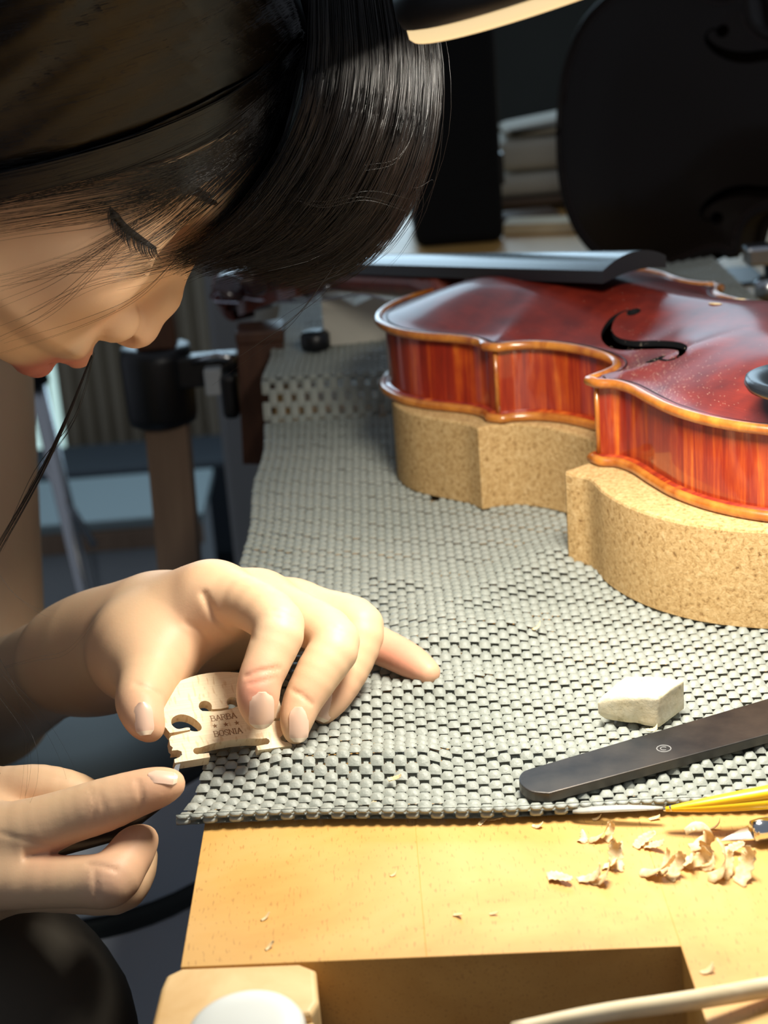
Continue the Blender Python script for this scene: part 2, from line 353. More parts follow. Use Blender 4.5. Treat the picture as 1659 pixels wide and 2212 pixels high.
# ================================================================== NON-SLIP MAT
def seg_d(x, y, a, b):
    ax, ay = a[0], a[1]; bx, by = b[0]-ax, b[1]-ay; t = np.clip(((x-ax)*bx+(y-ay)*by)/(bx*bx+by*by), 0, 1)
    return np.hypot(x-ax-t*bx, y-ay-t*by)
RID = [(G(630, 1672), G(905, 1655), 4.2, 9), (G(700, 1545), G(1010, 1490), 3.0, 9), (G(900, 1420), G(1085, 1385), 5.0, 15), (G(960, 1350), G(1190, 1225), 4.5, 17), (G(640, 1330), G(860, 1280), 3, 14), (G(1120, 1640), G(1500, 1660), 1.5, 10), (G(390, 1690), G(540, 1665), 1.8, 10)]
sst = lambda t: np.clip(t, 0, 1)**2*(3-2*np.clip(t, 0, 1))
def zmat(x, y):
    z = np.full(np.shape(x), 3.2, float)
    for a, b, A, s in RID: z = z+A*np.exp(-(seg_d(x, y, a, b)/s)**2)
    z = z+1.3*np.exp(-((y-497+.105*(x+66))/10)**2)+23*sst((y-955)/16)+2.0*np.sin((x+20)*.05)*sst((y-975)/60)
    z = z+1.2*np.sin(x*.055+y*.03)*sst((y-560)/60)*(1-sst((y-900)/60))*.4
    return z
def matxy(s, t): return leftx(497)-2.5+s+SL*t+1.0*np.sin(t*.05)*np.exp(-s/25)-6*np.exp(-t/22)*np.exp(-s/40), 497+t-.105*s*np.exp(-t/260.)+1.2*np.sin(s*.05)*np.exp(-t/30)
P_ = 3.82; PT = 3.35; NC, NR = 80, 214
def pillow(k):
    g = np.linspace(-1, 1, k); a, b = np.meshgrid(g, g, indexing='ij'); h = (1-np.abs(a)**6)*(1-np.abs(b)**4); h = np.maximum(h, 0)**.5*(.8+.2*(1-b*b))
    rr = .5*(1-.05*(a*a*b*b)); return np.stack([a.ravel()*rr.ravel(), b.ravel()*rr.ravel(), h.ravel()], 1)
def pf(k):
    F = [(i*k+j, (i+1)*k+j, (i+1)*k+j+1, i*k+j+1) for i in range(k-1) for j in range(k-1)]
    return np.array(F)
VV = []; FF = []; n0 = 0
for k, rows in ((5, range(0, 120)), (4, range(120, NR))):
    B = pillow(k); Fk = pf(k)
    for r in rows:
        cs = np.arange(r % 2, NC, 2)
        if r == 0: cs = np.arange(0, NC)
        for c in cs:
            if rng.random() < .002: continue
            wob = rng.normal(0, .08, 2)
            s = (c+.5+B[:, 0]*1.16)*P_+wob[0]; t = (r+.5+B[:, 1]*1.2)*PT+wob[1]
            x, y = matxy(s, t); z = zmat(x, y)+(B[:, 2]-.6)*(1.5+rng.normal(0, .12))+.25*np.sin(c*12.9+r*7.3)
            VV.append(np.stack([x, y, z], 1)); FF.append(Fk+n0); n0 += k*k
            xl, yl = x, y
            VV.append(np.stack([x, y, np.minimum(z-.2, zmat(x, y)-2.6)], 1)); FF.append(Fk[:, ::-1]+n0); n0 += k*k
for c in range(NC):            # front hem: cords turned down over the edge
    for r, gap in ((0, False), (1, True)):
        if gap and c % 2: continue
        B = pillow(5); Fk = pf(5); s = (c+.5+B[:, 0]*(1.1 if gap else 1.0))*P_; x, y = matxy(s, 0*s)
        y = y-.2-B[:, 2]*1.3+.3; z = zmat(x, y)+(.3 if r == 0 else -1.55)+B[:, 1]*(1.3 if r == 0 else 1.9)
        VV.append(np.stack([x, y, z], 1)); FF.append(Fk+n0); n0 += 25
        VV.append(np.stack([x, y+B[:, 2]*1.6+.4, z], 1)); FF.append(Fk[:, ::-1]+n0); n0 += 25
# the second layer of cords that crosses the holes underneath
for r in range(0, 70):
    for c in range((r+1) % 2, NC, 2):
        s = (c+.5+np.array([-.5, .5, .5, -.5])*.42)*P_; t = (r+.5+np.array([-.75, -.75, .75, .75]))*PT
        x, y = matxy(s, t); VV.append(np.stack([x, y, zmat(x, y)-2.0], 1)); FF.append(np.array([[0, 1, 2, 3]])+n0); n0 += 4
V = np.concatenate(VV); V[:, 2] = np.maximum(V[:, 2], .25)
thing('nonslip_mat', (V, np.concatenate(FF)), 'grip_pvc', 'grey woven non-slip mat with rippled folds covering the workbench', 'mat', smooth=True, loc=np.array([80., 800., 0.]))
# ================================================================== VIOLIN
YAW, OX, OY, ZV = 0.945193, 254.3, 635.3, 44.3
def VWn(u, v, z, T=None):
    u, v, z = np.broadcast_arrays(np.asarray(u, float), np.asarray(v, float), np.asarray(z, float))
    P = np.stack([-math.cos(YAW)*u-math.sin(YAW)*v+OX, math.sin(YAW)*u-math.cos(YAW)*v+OY, z+ZV], -1)
    return T(u, v, z) if T else P
lowb = [(0, .01), (1.2, 22), (5.5, 46), (16, 70), (32, 87.5), (52, 98.5), (74, 102.5), (96, 100.5), (115, 94.5), (131, 88.5), (142, 87), (149, 90.5)]
cb = [(156.2, 89.5), (157.5, 79), (160.5, 69.5), (168, 61.8), (180, 57), (196, 55.3), (211, 57), (222, 61.8), (228.5, 68.5), (231.5, 75)]
upb = [(238, 77), (244, 74), (253, 73.4), (263, 75.8), (276, 80.6), (290, 83), (304, 81.8), (319, 76.5), (333, 66.5), (344, 52), (351, 35), (354.4, 17), (355, .01)]
half = np.concatenate([catmull(lowb, 70), catmull(cb, 60), catmull(upb, 70)])
SEG = (70, 130)
outline = np.concatenate([half, (half*[1, -1])[::-1]])
def poly_dist(x, y, P):
    d = np.full(np.shape(x), 1e9)
    for i in range(len(P)): d = np.minimum(d, seg_d(x, y, P[i], P[(i+1) % len(P)]))
    return d
def offs(P, d):
    n = len(P); t = np.roll(P, -1, 0)-np.roll(P, 1, 0); t /= np.linalg.norm(t, axis=1)[:, None]+1e-9; N = np.stack([t[:, 1], -t[:, 0]], 1)
    return P+N*d
sgn = 1 if offs(outline, 1.)[35, 1] > outline[35, 1] else -1
hs = half[::2]; NS = 33
ss = np.linspace(-1, 1, NS)
Ug = np.repeat(hs[:, 0][:, None], NS, 1); Vg = hs[:, 1][:, None]*ss[None]
DG = poly_dist(Ug, Vg, outline[::2])
def arch(d, A): return -.6*np.sin(np.clip(d/8, 0, 1)*math.pi)+A*np.sin(np.clip((d-4)/60, 0, 1)*math.pi/2)**1.18
def plate(z0, A, th, down=False):
    Z = arch(DG, A); Z = -Z if down else Z
    top = np.stack([Ug, Vg, z0+Z], -1).reshape(-1, 3); bot = top.copy(); bot[:, 2] -= th; n = len(hs)
    f = lambda o, fl: [((o+i*NS+j, o+(i+1)*NS+j, o+(i+1)*NS+j+1, o+i*NS+j+1) if fl else (o+i*NS+j, o+i*NS+j+1, o+(i+1)*NS+j+1, o+(i+1)*NS+j)) for i in range(n-1) for j in range(NS-1)]
    F = f(0, False)+f(n*NS, True); m_ = n*NS
    for i in range(n-1):
        F.append((i*NS, (i+1)*NS, m_+(i+1)*NS, m_+i*NS)); F.append((i*NS+NS-1, m_+i*NS+NS-1, m_+(i+1)*NS+NS-1, (i+1)*NS+NS-1))
    for j in range(NS-1): F.append((j, m_+j, m_+j+1, j+1)); e = (n-1)*NS; F.append((e+j, e+j+1, m_+e+j+1, m_+e+j))
    return np.concatenate([top, bot]), F
def fhole_polys(s=1):
    ce = catmull([(197, 20.5), (202, 22), (203, 29), (197.5, 38.5), (187.5, 44.5), (176, 46), (163, 45), (150, 46.8), (138.5, 52), (131, 59.5), (133, 65), (141, 65)], 60)
    t = np.linspace(0, 1, 60); w = .7+3.3*np.sin(np.clip((t-.10)/.80, 0, 1)*math.pi)**1.3; T = np.gradient(ce, axis=0); T /= np.linalg.norm(T, axis=1)[:, None]; N = np.stack([-T[:, 1], T[:, 0]], 1)
    stem = np.concatenate([ce+N*w[:, None], (ce-N*w[:, None])[::-1]]); a = np.linspace(0, 2*math.pi, 24, endpoint=False); cs = np.stack([np.cos(a), np.sin(a)], 1)
    return [p*[1, s] for p in (stem, np.array([197, 21.5])+3.3*cs, np.array([142, 64])+4.4*cs)]
def make_top(xf, z0=37.2, A=15):
    V, F = plate(z0, A, 2.6); tmp = bpy.data.objects.new('tmp', newmesh('tmp', V, F)); COL.objects.link(tmp); cut = []
    bm = bmesh.new(); bm.from_mesh(tmp.data); bmesh.ops.remove_doubles(bm, verts=bm.verts, dist=2e-6); bmesh.ops.recalc_face_normals(bm, faces=bm.faces); bm.to_mesh(tmp.data); bm.free()
    full = len(tmp.data.polygons)
    for s in (1, -1):
        for p in fhole_polys(s):
            for att in range(6):
                o = bpy.data.objects.new('cut', newmesh('cut', *prism(np.asarray(p)+np.array([.013, .007])*att, 20+.37*att, 70))); COL.objects.link(o)
                md = tmp.modifiers.new('b', 'BOOLEAN'); md.operation = 'DIFFERENCE'; md.object = o; md.solver = ('EXACT', 'EXACT', 'FLOAT')[att % 3]; md.use_self = att % 3 == 1
                dg = bpy.context.evaluated_depsgraph_get(); me = bpy.data.meshes.new_from_object(tmp.evaluated_get(dg)); tmp.modifiers.remove(md); bpy.data.objects.remove(o)
                if full*.93 < len(me.polygons) < full*1.3: tmp.data = me; break
    Vn = np.array([v.co[:] for v in tmp.data.vertices])*1000; Fn = [tuple(p.vertices) for p in tmp.data.polygons]
    bpy.data.objects.remove(tmp); return Vn, Fn
TOPV, TOPF = make_top(None)
sawV = TOPV
def bead(z, r, sq=(1, 1)):
    P = np.concatenate([outline, np.full((len(outline), 1), z)], 1); keep = [0]
    for i in range(1, len(P)):
        if np.linalg.norm(P[i]-P[keep[-1]]) > .6: keep.append(i)
    return P[keep]
def inset_rib():
    P = half.copy(); t = np.gradient(P, axis=0); 
    for a, b in ((0, SEG[0]), (SEG[0], SEG[1]), (SEG[1], len(P))):
        tt = np.gradient(P[a:b], axis=0); tt /= np.linalg.norm(tt, axis=1)[:, None]; t[a:b] = tt
    N = np.stack([-t[:, 1], t[:, 0]], 1)*-1
    if N[35, 1] > 0: N = -N
    Q = P+N*2.9
    Q[:, 1] = np.maximum(Q[:, 1], 0.01)
    lo, c_, up = Q[:SEG[0]], Q[SEG[0]:SEG[1]], Q[SEG[1]:]
    k1 = np.array([153.0, 88.0]); k2 = np.array([234.6, 74.0])
    lo = lo[lo[:, 0] < 149]; c_ = c_[(c_[:, 0] > 154.5) & (c_[:, 0] < 232.0)]; up = up[up[:, 0] > 238.5]
    return np.vstack([lo, k1]), np.vstack([k1, c_, k2]), np.vstack([k2, up])
RIBS = inset_rib()
zd2 = np.array([0, 0, 1.])
def build_violin(root, xf, mats, fit=True):
    """root: Empty; xf maps violin (u,v,z) arrays to place; mats: belly, edge, rib"""
    X = lambda V: xf(V[:, 0], V[:, 1], V[:, 2])
    tp = part('top_plate', (X(TOPV), TOPF), mats[0], root, True, uv=TOPV[:, :2]/100)
    tp.data.polygons.foreach_set('use_smooth', [True]*len(tp.data.polygons))
    tp.data.materials.append(MAT['black_matte']); ztop = zd2 if root.name.startswith('dark') else np.array([0, 0, 1.])
    for pl, f in zip(tp.data.polygons, TOPF):
        c_ = TOPV[list(f)].mean(0)
        if abs(np.array(pl.normal)@ztop) < .45 and 115 < c_[0] < 215 and abs(c_[1]) < 74: pl.material_index = 1      # blackened f-hole edges
    mod = tp.modifiers.new('edge', 'EDGE_SPLIT'); mod.split_angle = math.radians(40)
    bv, bf = plate(1.5+2.6, 3.0, 2.6, True); part('back_plate', (X(bv), bf), mats[2], root, True, uv=bv[:, :2]/100)
    for z, nm in ((36.2, 'top_edge'), (2.0, 'back_edge')):
        v, f = tube(bead(z, 2.1), 2.15, 10, closed=True, up=(0, 0, 1)); part(nm, (X(v), f), mats[1], root, True)
    io = offs(outline[::3], -sgn*4.2); pv, pf_ = tube(np.concatenate([io, np.full((len(io), 1), 37.0)], 1)[2:-2], .45, 5, up=(0, 0, 1)); part('purfling_line', (X(pv), pf_), 'purfling', root, True)
    for s in (1, -1):
        for nm, P in zip(('lower_rib', 'middle_rib', 'upper_rib'), RIBS):
            al = np.concatenate([[0], np.cumsum(np.linalg.norm(np.diff(P, axis=0), axis=1))]); zz = np.array([3.5, 19, 34.8]); n = len(P)
            V = np.array([(p[0], p[1]*s, z) for z in zz for p in P]); uv = np.array([(a_/100+(.7 if s < 0 else 0)+len(nm)*.37, z/100) for z in zz for a_ in al])
            F = [(r*n+i, r*n+i+1, (r+1)*n+i+1, (r+1)*n+i) for r in range(2) for i in range(n-1)]
            part(nm, (X(V), F), mats[2], root, True, uv=uv)
        for k in (RIBS[0][-1], RIBS[1][-1]):
            v, f = tube([(k[0], k[1]*s, 3.5), (k[0], k[1]*s, 34.8)], 1.1, 8); part('corner_strip', (X(v), f), mats[1], root, True)
vi = empty('violin', VWn(180, 0, 0), 'red-brown varnished violin without a bridge lying face up on cork supports', 'violin')
build_violin(vi, VWn, ('belly_varnish', 'maple_edge', 'rib_varnish'))
# neck, fingerboard, pegbox, scroll, pegs
def fbz(u): return 65.0-(u-217)*.0975
us = np.linspace(217, 487, 14); V = []; kk = 11
for u in us:
    hw = 21-(u-217)/270*9
    for j in range(kk): vv = hw*(2*j/(kk-1)-1); V.append((u, vv, fbz(u)-1.2+ (math.sqrt(42**2-vv*vv)-math.sqrt(42**2-hw*hw))))
    for j in range(kk): vv = hw*(1-2*j/(kk-1)); hollow = 2.5*(1-(vv/hw)**2) if u < 340 else 0; V.append((u, vv, fbz(u)-7.2+hollow))
kk2 = 2*kk; F = [(i*kk2+j, (i+1)*kk2+j, (i+1)*kk2+(j+1) % kk2, i*kk2+(j+1) % kk2) for i in range(13) for j in range(kk2)]
F += [tuple(range(kk2)), tuple(13*kk2+j for j in range(kk2-1, -1, -1))]
V = np.array(V); o = part('fingerboard', (VWn(V[:, 0], V[:, 1], V[:, 2]), F), 'ebony', vi, True); o.modifiers.new('e', 'EDGE_SPLIT').split_angle = math.radians(35)
V = []; rows = [(349, 15, 34, 4), (356, 15, 28, 10), (364, 14, 22, 22), (380, 12.5, 16, 30), (420, 11.5, 15, 30), (460, 10.5, 14, 28), (482, 10, 16, 24), (490, 10.5, 19, 20)]
for u, hw, dep, _z in rows:
    zt = fbz(u)-6.8
    for j in range(12):
        a = math.pi*j/11; V.append((u, hw*math.cos(a), zt-(dep if u > 360 else zt-2)*math.sin(a)**.7 if 0 < j < 11 else zt))
F = [(i*12+j, i*12+(j+1) % 12, (i+1)*12+(j+1) % 12, (i+1)*12+j) for i in range(len(rows)-1) for j in range(12)]+[tuple(range(11, -1, -1)), tuple((len(rows)-1)*12+j for j in range(12))]
V = np.array(V); part('neck', (VWn(V[:, 0], V[:, 1], V[:, 2]), F), 'maple_neck', vi, True)
v, f = box((489, 0, fbz(487)-2), (6, 24, 9), bev=1); part('nut', (VWn(v[:, 0], v[:, 1], v[:, 2]), f), 'ebony', vi)
V = []
pb = [(490, 12, 36, 16), (510, 12, 33, 11), (530, 11, 28, 5), (550, 9.5, 21, -2), (564, 8, 14, -6)]
for u, hw, zt, zb in pb: V += [(u, -hw, zb), (u, hw, zb), (u, hw, zt), (u, hw-4, zt), (u, hw-4, zb+6), (u, -hw+4, zb+6), (u, -hw+4, zt), (u, -hw, zt)]
F = [(i*8+j, i*8+(j+1) % 8, (i+1)*8+(j+1) % 8, (i+1)*8+j) for i in range(4) for j in range(8)]+[tuple(range(7, -1, -1)), tuple(32+j for j in range(8))]
V = np.array(V); part('pegbox', (VWn(V[:, 0], V[:, 1], V[:, 2]), F), 'maple_neck', vi)
th = np.linspace(0, 4.6*math.pi, 70); rr = 19*np.exp(-th*.115); su = 575+rr*np.cos(th-1.9); sz = 8+rr*np.sin(th-1.9)
wv = 8+th*.75
V = np.concatenate([[(a_, s_*w_, b_+r_*.0) for a_, b_, w_, r_ in zip(su, sz, wv, rr)] for s_ in (-1, 1)]+[[(a_-.32*(a_-575), s_*w_, b_-.32*(b_-8)) for a_, b_, w_, r_ in zip(su, sz, wv, rr)] for s_ in (-1, 1)]); n = 70
F = []
for i in range(n-1): F += [(i, i+1, n+i+1, n+i), (n+i, n+i+1, 3*n+i+1, 3*n+i), (3*n+i, 3*n+i+1, 2*n+i+1, 2*n+i), (2*n+i, 2*n+i+1, i+1, i)]
V = np.array(V); part('scroll', (VWn(V[:, 0], V[:, 1], V[:, 2]), F), 'maple_neck', vi)
v, f = lathe([(4, -16), (6, -15.5), (7, 0), (6, 15.5), (4, 16)], (575, 0, 8), frame((0, 1, 0)), 20); part('scroll_eye', (VWn(v[:, 0], v[:, 1], v[:, 2]), f), 'maple_neck', vi, True)
for u, s, zc in ((502, 1, 27), (516, -1, 24), (532, 1, 19), (546, -1, 15)):
    R = frame((0, s, 0.05)); v, f = lathe([(3.2, -16), (3.6, 8), (3.9, 16), (6.5, 17), (6.5, 18.5), (3.2, 21)], (u, 0, zc), R, 20)
    v2, f2 = lathe([(0.2, 19), (3.5, 20.5), (9.5, 26), (10.5, 32), (7.5, 38), (2.5, 40), (1.6, 42.5), (.1, 43)], (0, 0, 0), None, 24); v2 = v2*[.45, 1, 1]; v2 = v2@rotz(.5+u*.03).T@R.T+[u, 0, zc]
    pg = part('peg', (VWn(v[:, 0], v[:, 1], v[:, 2]), f), 'peg_rosewood', vi, True); part('peg_head', (VWn(v2[:, 0], v2[:, 1], v2[:, 2]), f2), 'peg_rosewood', pg, True)
for pts, nm in (([(690, 632, 1015), (640, 645, 1040), (560, 650, 1060), (480, 632, 1075), (462, 650, 1080), (520, 655, 1065)], 0), ([(835, 648, 955), (780, 636, 970), (720, 645, 1000), (640, 652, 1030), (560, 648, 1060), (470, 640, 1085)], 1), ([(712, 618, 995), (690, 634, 1005), (640, 652, 1030), (590, 630, 1060), (555, 645, 1070)], 2)):
    part('loose_string', tube(catmull([Y(a_, b_, y_) for a_, b_, y_ in pts], 40), .55, 6), 'string_silver', vi, True)
a, b = Y(700, 624, 998), Y(712, 617, 995); part('string_ball', tube([a, b], 1.3, 8), 'chrome', vi, True)
# chin rest: cup above the bass side of the lower bout, on a clamp
cr = []
cp = [(66, 92), (64, 74), (52, 62), (34, 56), (14, 58), (2, 66), (4, 86), (16, 101), (36, 108), (54, 105)]
cc = catmull(cp, 48, True); cen = np.array([35, 82.])
Vc = []; 
for sc, z in ((.86, 50.5), (.97, 51.3), (1.0, 53), (.985, 55), (.93, 56), (.7, 54.2), (.35, 53.2), (.02, 53.0)): Vc += [(*(cen+(p-cen)*sc), z) for p in cc]
n = 48; F = [(i*n+j, i*n+(j+1) % n, (i+1)*n+(j+1) % n, (i+1)*n+j) for i in range(7) for j in range(n)]+[tuple(range(n-1, -1, -1))]
V = np.array(Vc); ch = empty('chin_rest', VWn(35, 82, 38), 'black ebony chin rest clamped on the lower bout of the red violin', 'chin rest')
part('cup', (VWn(V[:, 0], V[:, 1], V[:, 2]), F), 'ebony', ch, True)
v, f = box((12, 86, 44), (12, 14, 13), bev=1.5); part('foot', (VWn(v[:, 0], v[:, 1], v[:, 2]), f), 'ebony', ch)
for uu in (20, 8):
    v, f = lathe([(3, 5), (3.4, 6), (3.4, 33), (3, 34)], (uu-6, 104-(20-uu)*1.2, 2), None, 14); part('clamp_barrel', (VWn(v[:, 0], v[:, 1], v[:, 2]), f), 'chrome', ch, True)
# sawdust sprinkled on the belly
cand = TOPV[(TOPV[:, 2] > 36.2) & (TOPV[:, 0] > 40) & (TOPV[:, 0] < 300)]
def zbel(u, v): d = poly_dist(np.atleast_1d(u), np.atleast_1d(v), outline[::4]); return 37.2+arch(d, 15)
V = []; F = []; n0 = 0
def spk(u, v, r):
    global n0
    z = float(zbel(u, v)[0])+.1; t = rng.random()*6; q = [(u+r*math.cos(t+k*2.1)*1.3, v+r*math.sin(t+k*2.1), z) for k in range(3)]+[(u, v, z+r*1.1)]
    V.extend(q); F.extend([(n0, n0+1, n0+3), (n0+1, n0+2, n0+3), (n0+2, n0, n0+3)]); n0 += 4
for _ in range(520):
    u = rng.normal(128, 26); k = np.interp(u, half[:, 0], half[:, 1]); v = k-4-abs(rng.normal(0, 14))
    if 52 < u < 240: spk(u, v, rng.uniform(.07, .17))
for _ in range(260): u = rng.uniform(60, 340); k = np.interp(u, half[:, 0], half[:, 1]); spk(u, rng.uniform(-.5, .95)*(k-4), rng.uniform(.05, .13))
V = np.array(V); thing('sawdust', (VWn(V[:, 0], V[:, 1], V[:, 2]), F), 'dust', 'fine pale sawdust specks sprinkled over the violin top', 'sawdust', kind='stuff')
for k, (u, v, L) in enumerate(((163, 4, 7), (172, -22, 7))):
    q = tube(catmull([(u-L/2, v-.8, float(zbel(u-L/2, v)[0])+.25), (u, v+.4, float(zbel(u, v)[0])+.3), (u+L/2, v+.6, float(zbel(u+L/2, v)[0])+.25)], 8), [.2, .8, 1.1, 1.2, 1.2, 1.0, .8, .2], 6, squash=(.25, 1), up=(0, 0, 1))
    thing('wood_chip', (VWn(q[0][:, 0], q[0][:, 1], q[0][:, 2]), q[1]), 'shaving_wood', ('small pale chip on the violin top near the f-hole', 'small pale chip on the violin top near its far edge')[k], 'wood chip', smooth=True)
# cork supports under the violin
up_pts = catmull([(318, 72), (308, 81), (295, 87.5), (280, 90), (262, 87.5), (247, 85), (235.5, 86.2)], 30); up_c = catmull([(235.5, 86.2), (232, 77), (226, 70), (214, 65.5), (200, 64), (180, 66), (168, 70)], 24)
inn = [(168, 44), (200, 40), (226, 46), (250, 58), (280, 64), (300, 58), (312, 48)]
po = np.vstack([up_pts, up_c[1:], inn]); P3 = VWn(po[:, 0], po[:, 1], 0)
thing('cork_support', prism(P3[:, :2], 3.9, ZV-.3, 1.2, 2), 'cork', 'tall cork block under the upper end of the red violin', 'cork support', 'cork blocks')
lo_ = np.vstack([[(157.8, 88), (157.2, 104.2), (155.2, 105.6)], catmull([(152, 105.2), (145, 103.8), (138, 106), (125, 112.5), (108, 117.6), (90, 119.5), (72, 117.5), (56, 111.5), (40, 101), (26, 86), (16, 68)], 40), [(36, 48), (56, 66), (80, 78), (110, 80), (140, 74)]])
P3 = VWn(lo_[:, 0], lo_[:, 1], 0)
thing('cork_support', prism(P3[:, :2], 3.9, ZV-.3, 1.4, 2), 'cork', 'curved cork block under the lower bout, with a squared left corner', 'cork support', 'cork blocks')
# ================================================================== THE BRIDGE BEING CUT
def camv(x, y, z): return np.array(x*_X+y*_Y-z*_f)          # picture right / up / towards the viewer
bx = camv(.93, .09, -.36); bx /= np.linalg.norm(bx); by = camv(-.36, .74, -.56); by -= bx*(bx@by); by /= np.linalg.norm(by); bn = np.cross(bx, by)
BO = D(506, 1629, 588)                                         # middle between the feet, front face
BR = np.stack([bx, by, bn], 1)
def circ(c, r, n=20, a0=0, a1=2*math.pi): a = np.linspace(a0, a1, n, endpoint=a1-a0 < 6.28); return np.stack([c[0]+r*np.cos(a), c[1]+r*np.sin(a)], 1)
bo = [(-20.7, 0), (-8.4, .2), (-8.4, 1.9), (-11.2, 2.0)]+list(circ((-12.2, 3.3), 1.3, 8, -1.2, -4.9))[0:8]+[(-11.0, 4.5), (-6, 5.4), (0, 5.7), (6, 5.4), (11.0, 4.5)]+list(circ((12.2, 3.3), 1.3, 8, 4.9+math.pi-math.pi, 1.2+0))[0:0]
bo += [(12.6, 4.5), (13.4, 3.7), (13.4, 2.8), (12.6, 2.0), (11.2, 2.0), (8.4, 1.9), (8.4, .2), (20.7, 0), (20.5, 1.4), (18.6, 1.9), (17.5, 2.7), (17.4, 4.0), (18.6, 4.8), (20.6, 4.9), (19.9, 6.0), (20.6, 7.0), (20.4, 9.6), (19.4, 10.6), (12.6, 11.4), (12.6, 12.0), (19.6, 11.9), (21.2, 16), (21.3, 21.5), (20.8, 26.5)]
bo += [(20.8*math.sin(t)/math.sin(1.0), 26.5+7.6*(math.cos(t)-math.cos(1.0))/(1-math.cos(1.0))) for t in np.linspace(.93, -.93, 24)]
bo += [(-20.8, 26.5), (-21.3, 21.5), (-21.2, 16), (-19.6, 11.9), (-12.6, 12.0), (-12.6, 11.4), (-19.4, 10.6), (-20.4, 9.6), (-20.6, 7.0), (-19.9, 6.0), (-20.6, 4.9), (-18.6, 4.8), (-17.4, 4.0), (-17.5, 2.7), (-18.6, 1.9), (-20.5, 1.4)]
holes = []
for s in (-1, 1):      # kidney holes and the two lobes of the heart
    k = catmull([(s*18.2, 15.2), (s*17.3, 17.7), (s*14.4, 18.7), (s*11.3, 17.5), (s*9.0, 14.8), (s*8.3, 12.6), (s*9.0, 11.3), (s*10.6, 11.0), (s*12.5, 11.7), (s*12.4, 12.7), (s*13.6, 13.1), (s*16.6, 13.0)], 40, True); holes.append(k)
hp = [(-6.2, 18.8), (-3, 18.1), (0, 17.9), (3, 18.1), (6.2, 18.8)]+[tuple(q) for q in circ((5.0, 20.6), 2.3, 14, -.95, 3.75)]+[(2.6, 19.0), (0, 18.75), (-2.6, 19.0)]+[tuple(q) for q in circ((-5.0, 20.6), 2.3, 14, -.6, 4.1)]; holes.append(np.array(hp))
def fill2d(polys, depth, name):
    cu = bpy.data.curves.new(name, 'CURVE'); cu.dimensions = '2D'; cu.fill_mode = 'BOTH'; cu.extrude = depth/2
    for P in polys:
        sp = cu.splines.new('POLY'); sp.points.add(len(P)-1); sp.use_cyclic_u = True
        for q, p in zip(sp.points, P): q.co = (p[0], p[1], 0, 1)
    o = bpy.data.objects.new(name, cu); COL.objects.link(o); dg = bpy.context.evaluated_depsgraph_get(); me = bpy.data.meshes.new_from_object(o.evaluated_get(dg))
    bm = bmesh.new(); bm.from_mesh(me); bmesh.ops.remove_doubles(bm, verts=bm.verts, dist=1e-4); bmesh.ops.recalc_face_normals(bm, faces=bm.faces); VF = frombm(bm); bpy.data.objects.remove(o); bpy.data.curves.remove(cu); return VF
bV, bF = fill2d([bo]+holes, 4.4, 'bridge_tmp'); bV[:, 2] -= 2.2
bri = empty('violin_bridge', BO, 'pale maple violin bridge blank held between thumb and index finger over the mat', 'violin bridge')
BM = Matrix([[*BR[i], 0] for i in range(3)]+[[0, 0, 0, 1]])
def bpart(name, VF, mt, parent=bri, smooth=False):
    me = newmesh(name, VF[0], VF[1], smooth); me.materials.append(MAT[mt]); o = bpy.data.objects.new(name, me); COL.objects.link(o); o.parent = parent; o.matrix_local = BM; return o
bpart('blank', (bV, bF), 'bridge_maple')
# branded lettering BARBA * * * BOSNIA: strokes with small serifs
GL = {'B': [((0, 0), (0, 1)), ((0, 1), (.42, 1)), ((.42, 1), (.56, .86)), ((.56, .86), (.56, .66)), ((.56, .66), (.42, .53)), ((.42, .53), (0, .53)), ((.42, .53), (.62, .38)), ((.62, .38), (.62, .14)), ((.62, .14), (.45, 0)), ((.45, 0), (0, 0)), ((-.12, 0), (0, 0)), ((-.12, 1), (0, 1))],
      'A': [((0, 0), (.36, 1)), ((.36, 1), (.72, 0)), ((.14, .36), (.58, .36)), ((-.1, 0), (.12, 0)), ((.6, 0), (.84, 0))],
      'R': [((0, 0), (0, 1)), ((0, 1), (.44, 1)), ((.44, 1), (.58, .86)), ((.58, .86), (.58, .66)), ((.58, .66), (.44, .52)), ((.44, .52), (0, .52)), ((.3, .52), (.66, 0)), ((-.12, 0), (.14, 0)), ((-.12, 1), (0, 1)), ((.6, 0), (.76, 0))],
      'O': [((.2, 0), (.5, 0)), ((.5, 0), (.7, .25)), ((.7, .25), (.7, .75)), ((.7, .75), (.5, 1)), ((.5, 1), (.2, 1)), ((.2, 1), (0, .75)), ((0, .75), (0, .25)), ((0, .25), (.2, 0))],
      'S': [((.55, .8), (.45, .98)), ((.45, .98), (.15, .98)), ((.15, .98), (.03, .8)), ((.03, .8), (.1, .62)), ((.1, .62), (.5, .4)), ((.5, .4), (.58, .2)), ((.58, .2), (.45, .02)), ((.45, .02), (.14, .02)), ((.14, .02), (.02, .2))],
      'N': [((0, 0), (0, 1)), ((0, 1), (.65, 0)), ((.65, 0), (.65, 1)), ((-.1, 0), (.1, 0)), ((-.1, 1), (.05, 1)), ((.55, 1), (.75, 1))],
      'I': [((.1, 0), (.1, 1)), ((-.02, 0), (.22, 0)), ((-.02, 1), (.22, 1))]}
WD = {'B': .8, 'A': .92, 'R': .86, 'O': .9, 'S': .78, 'N': .9, 'I': .4}
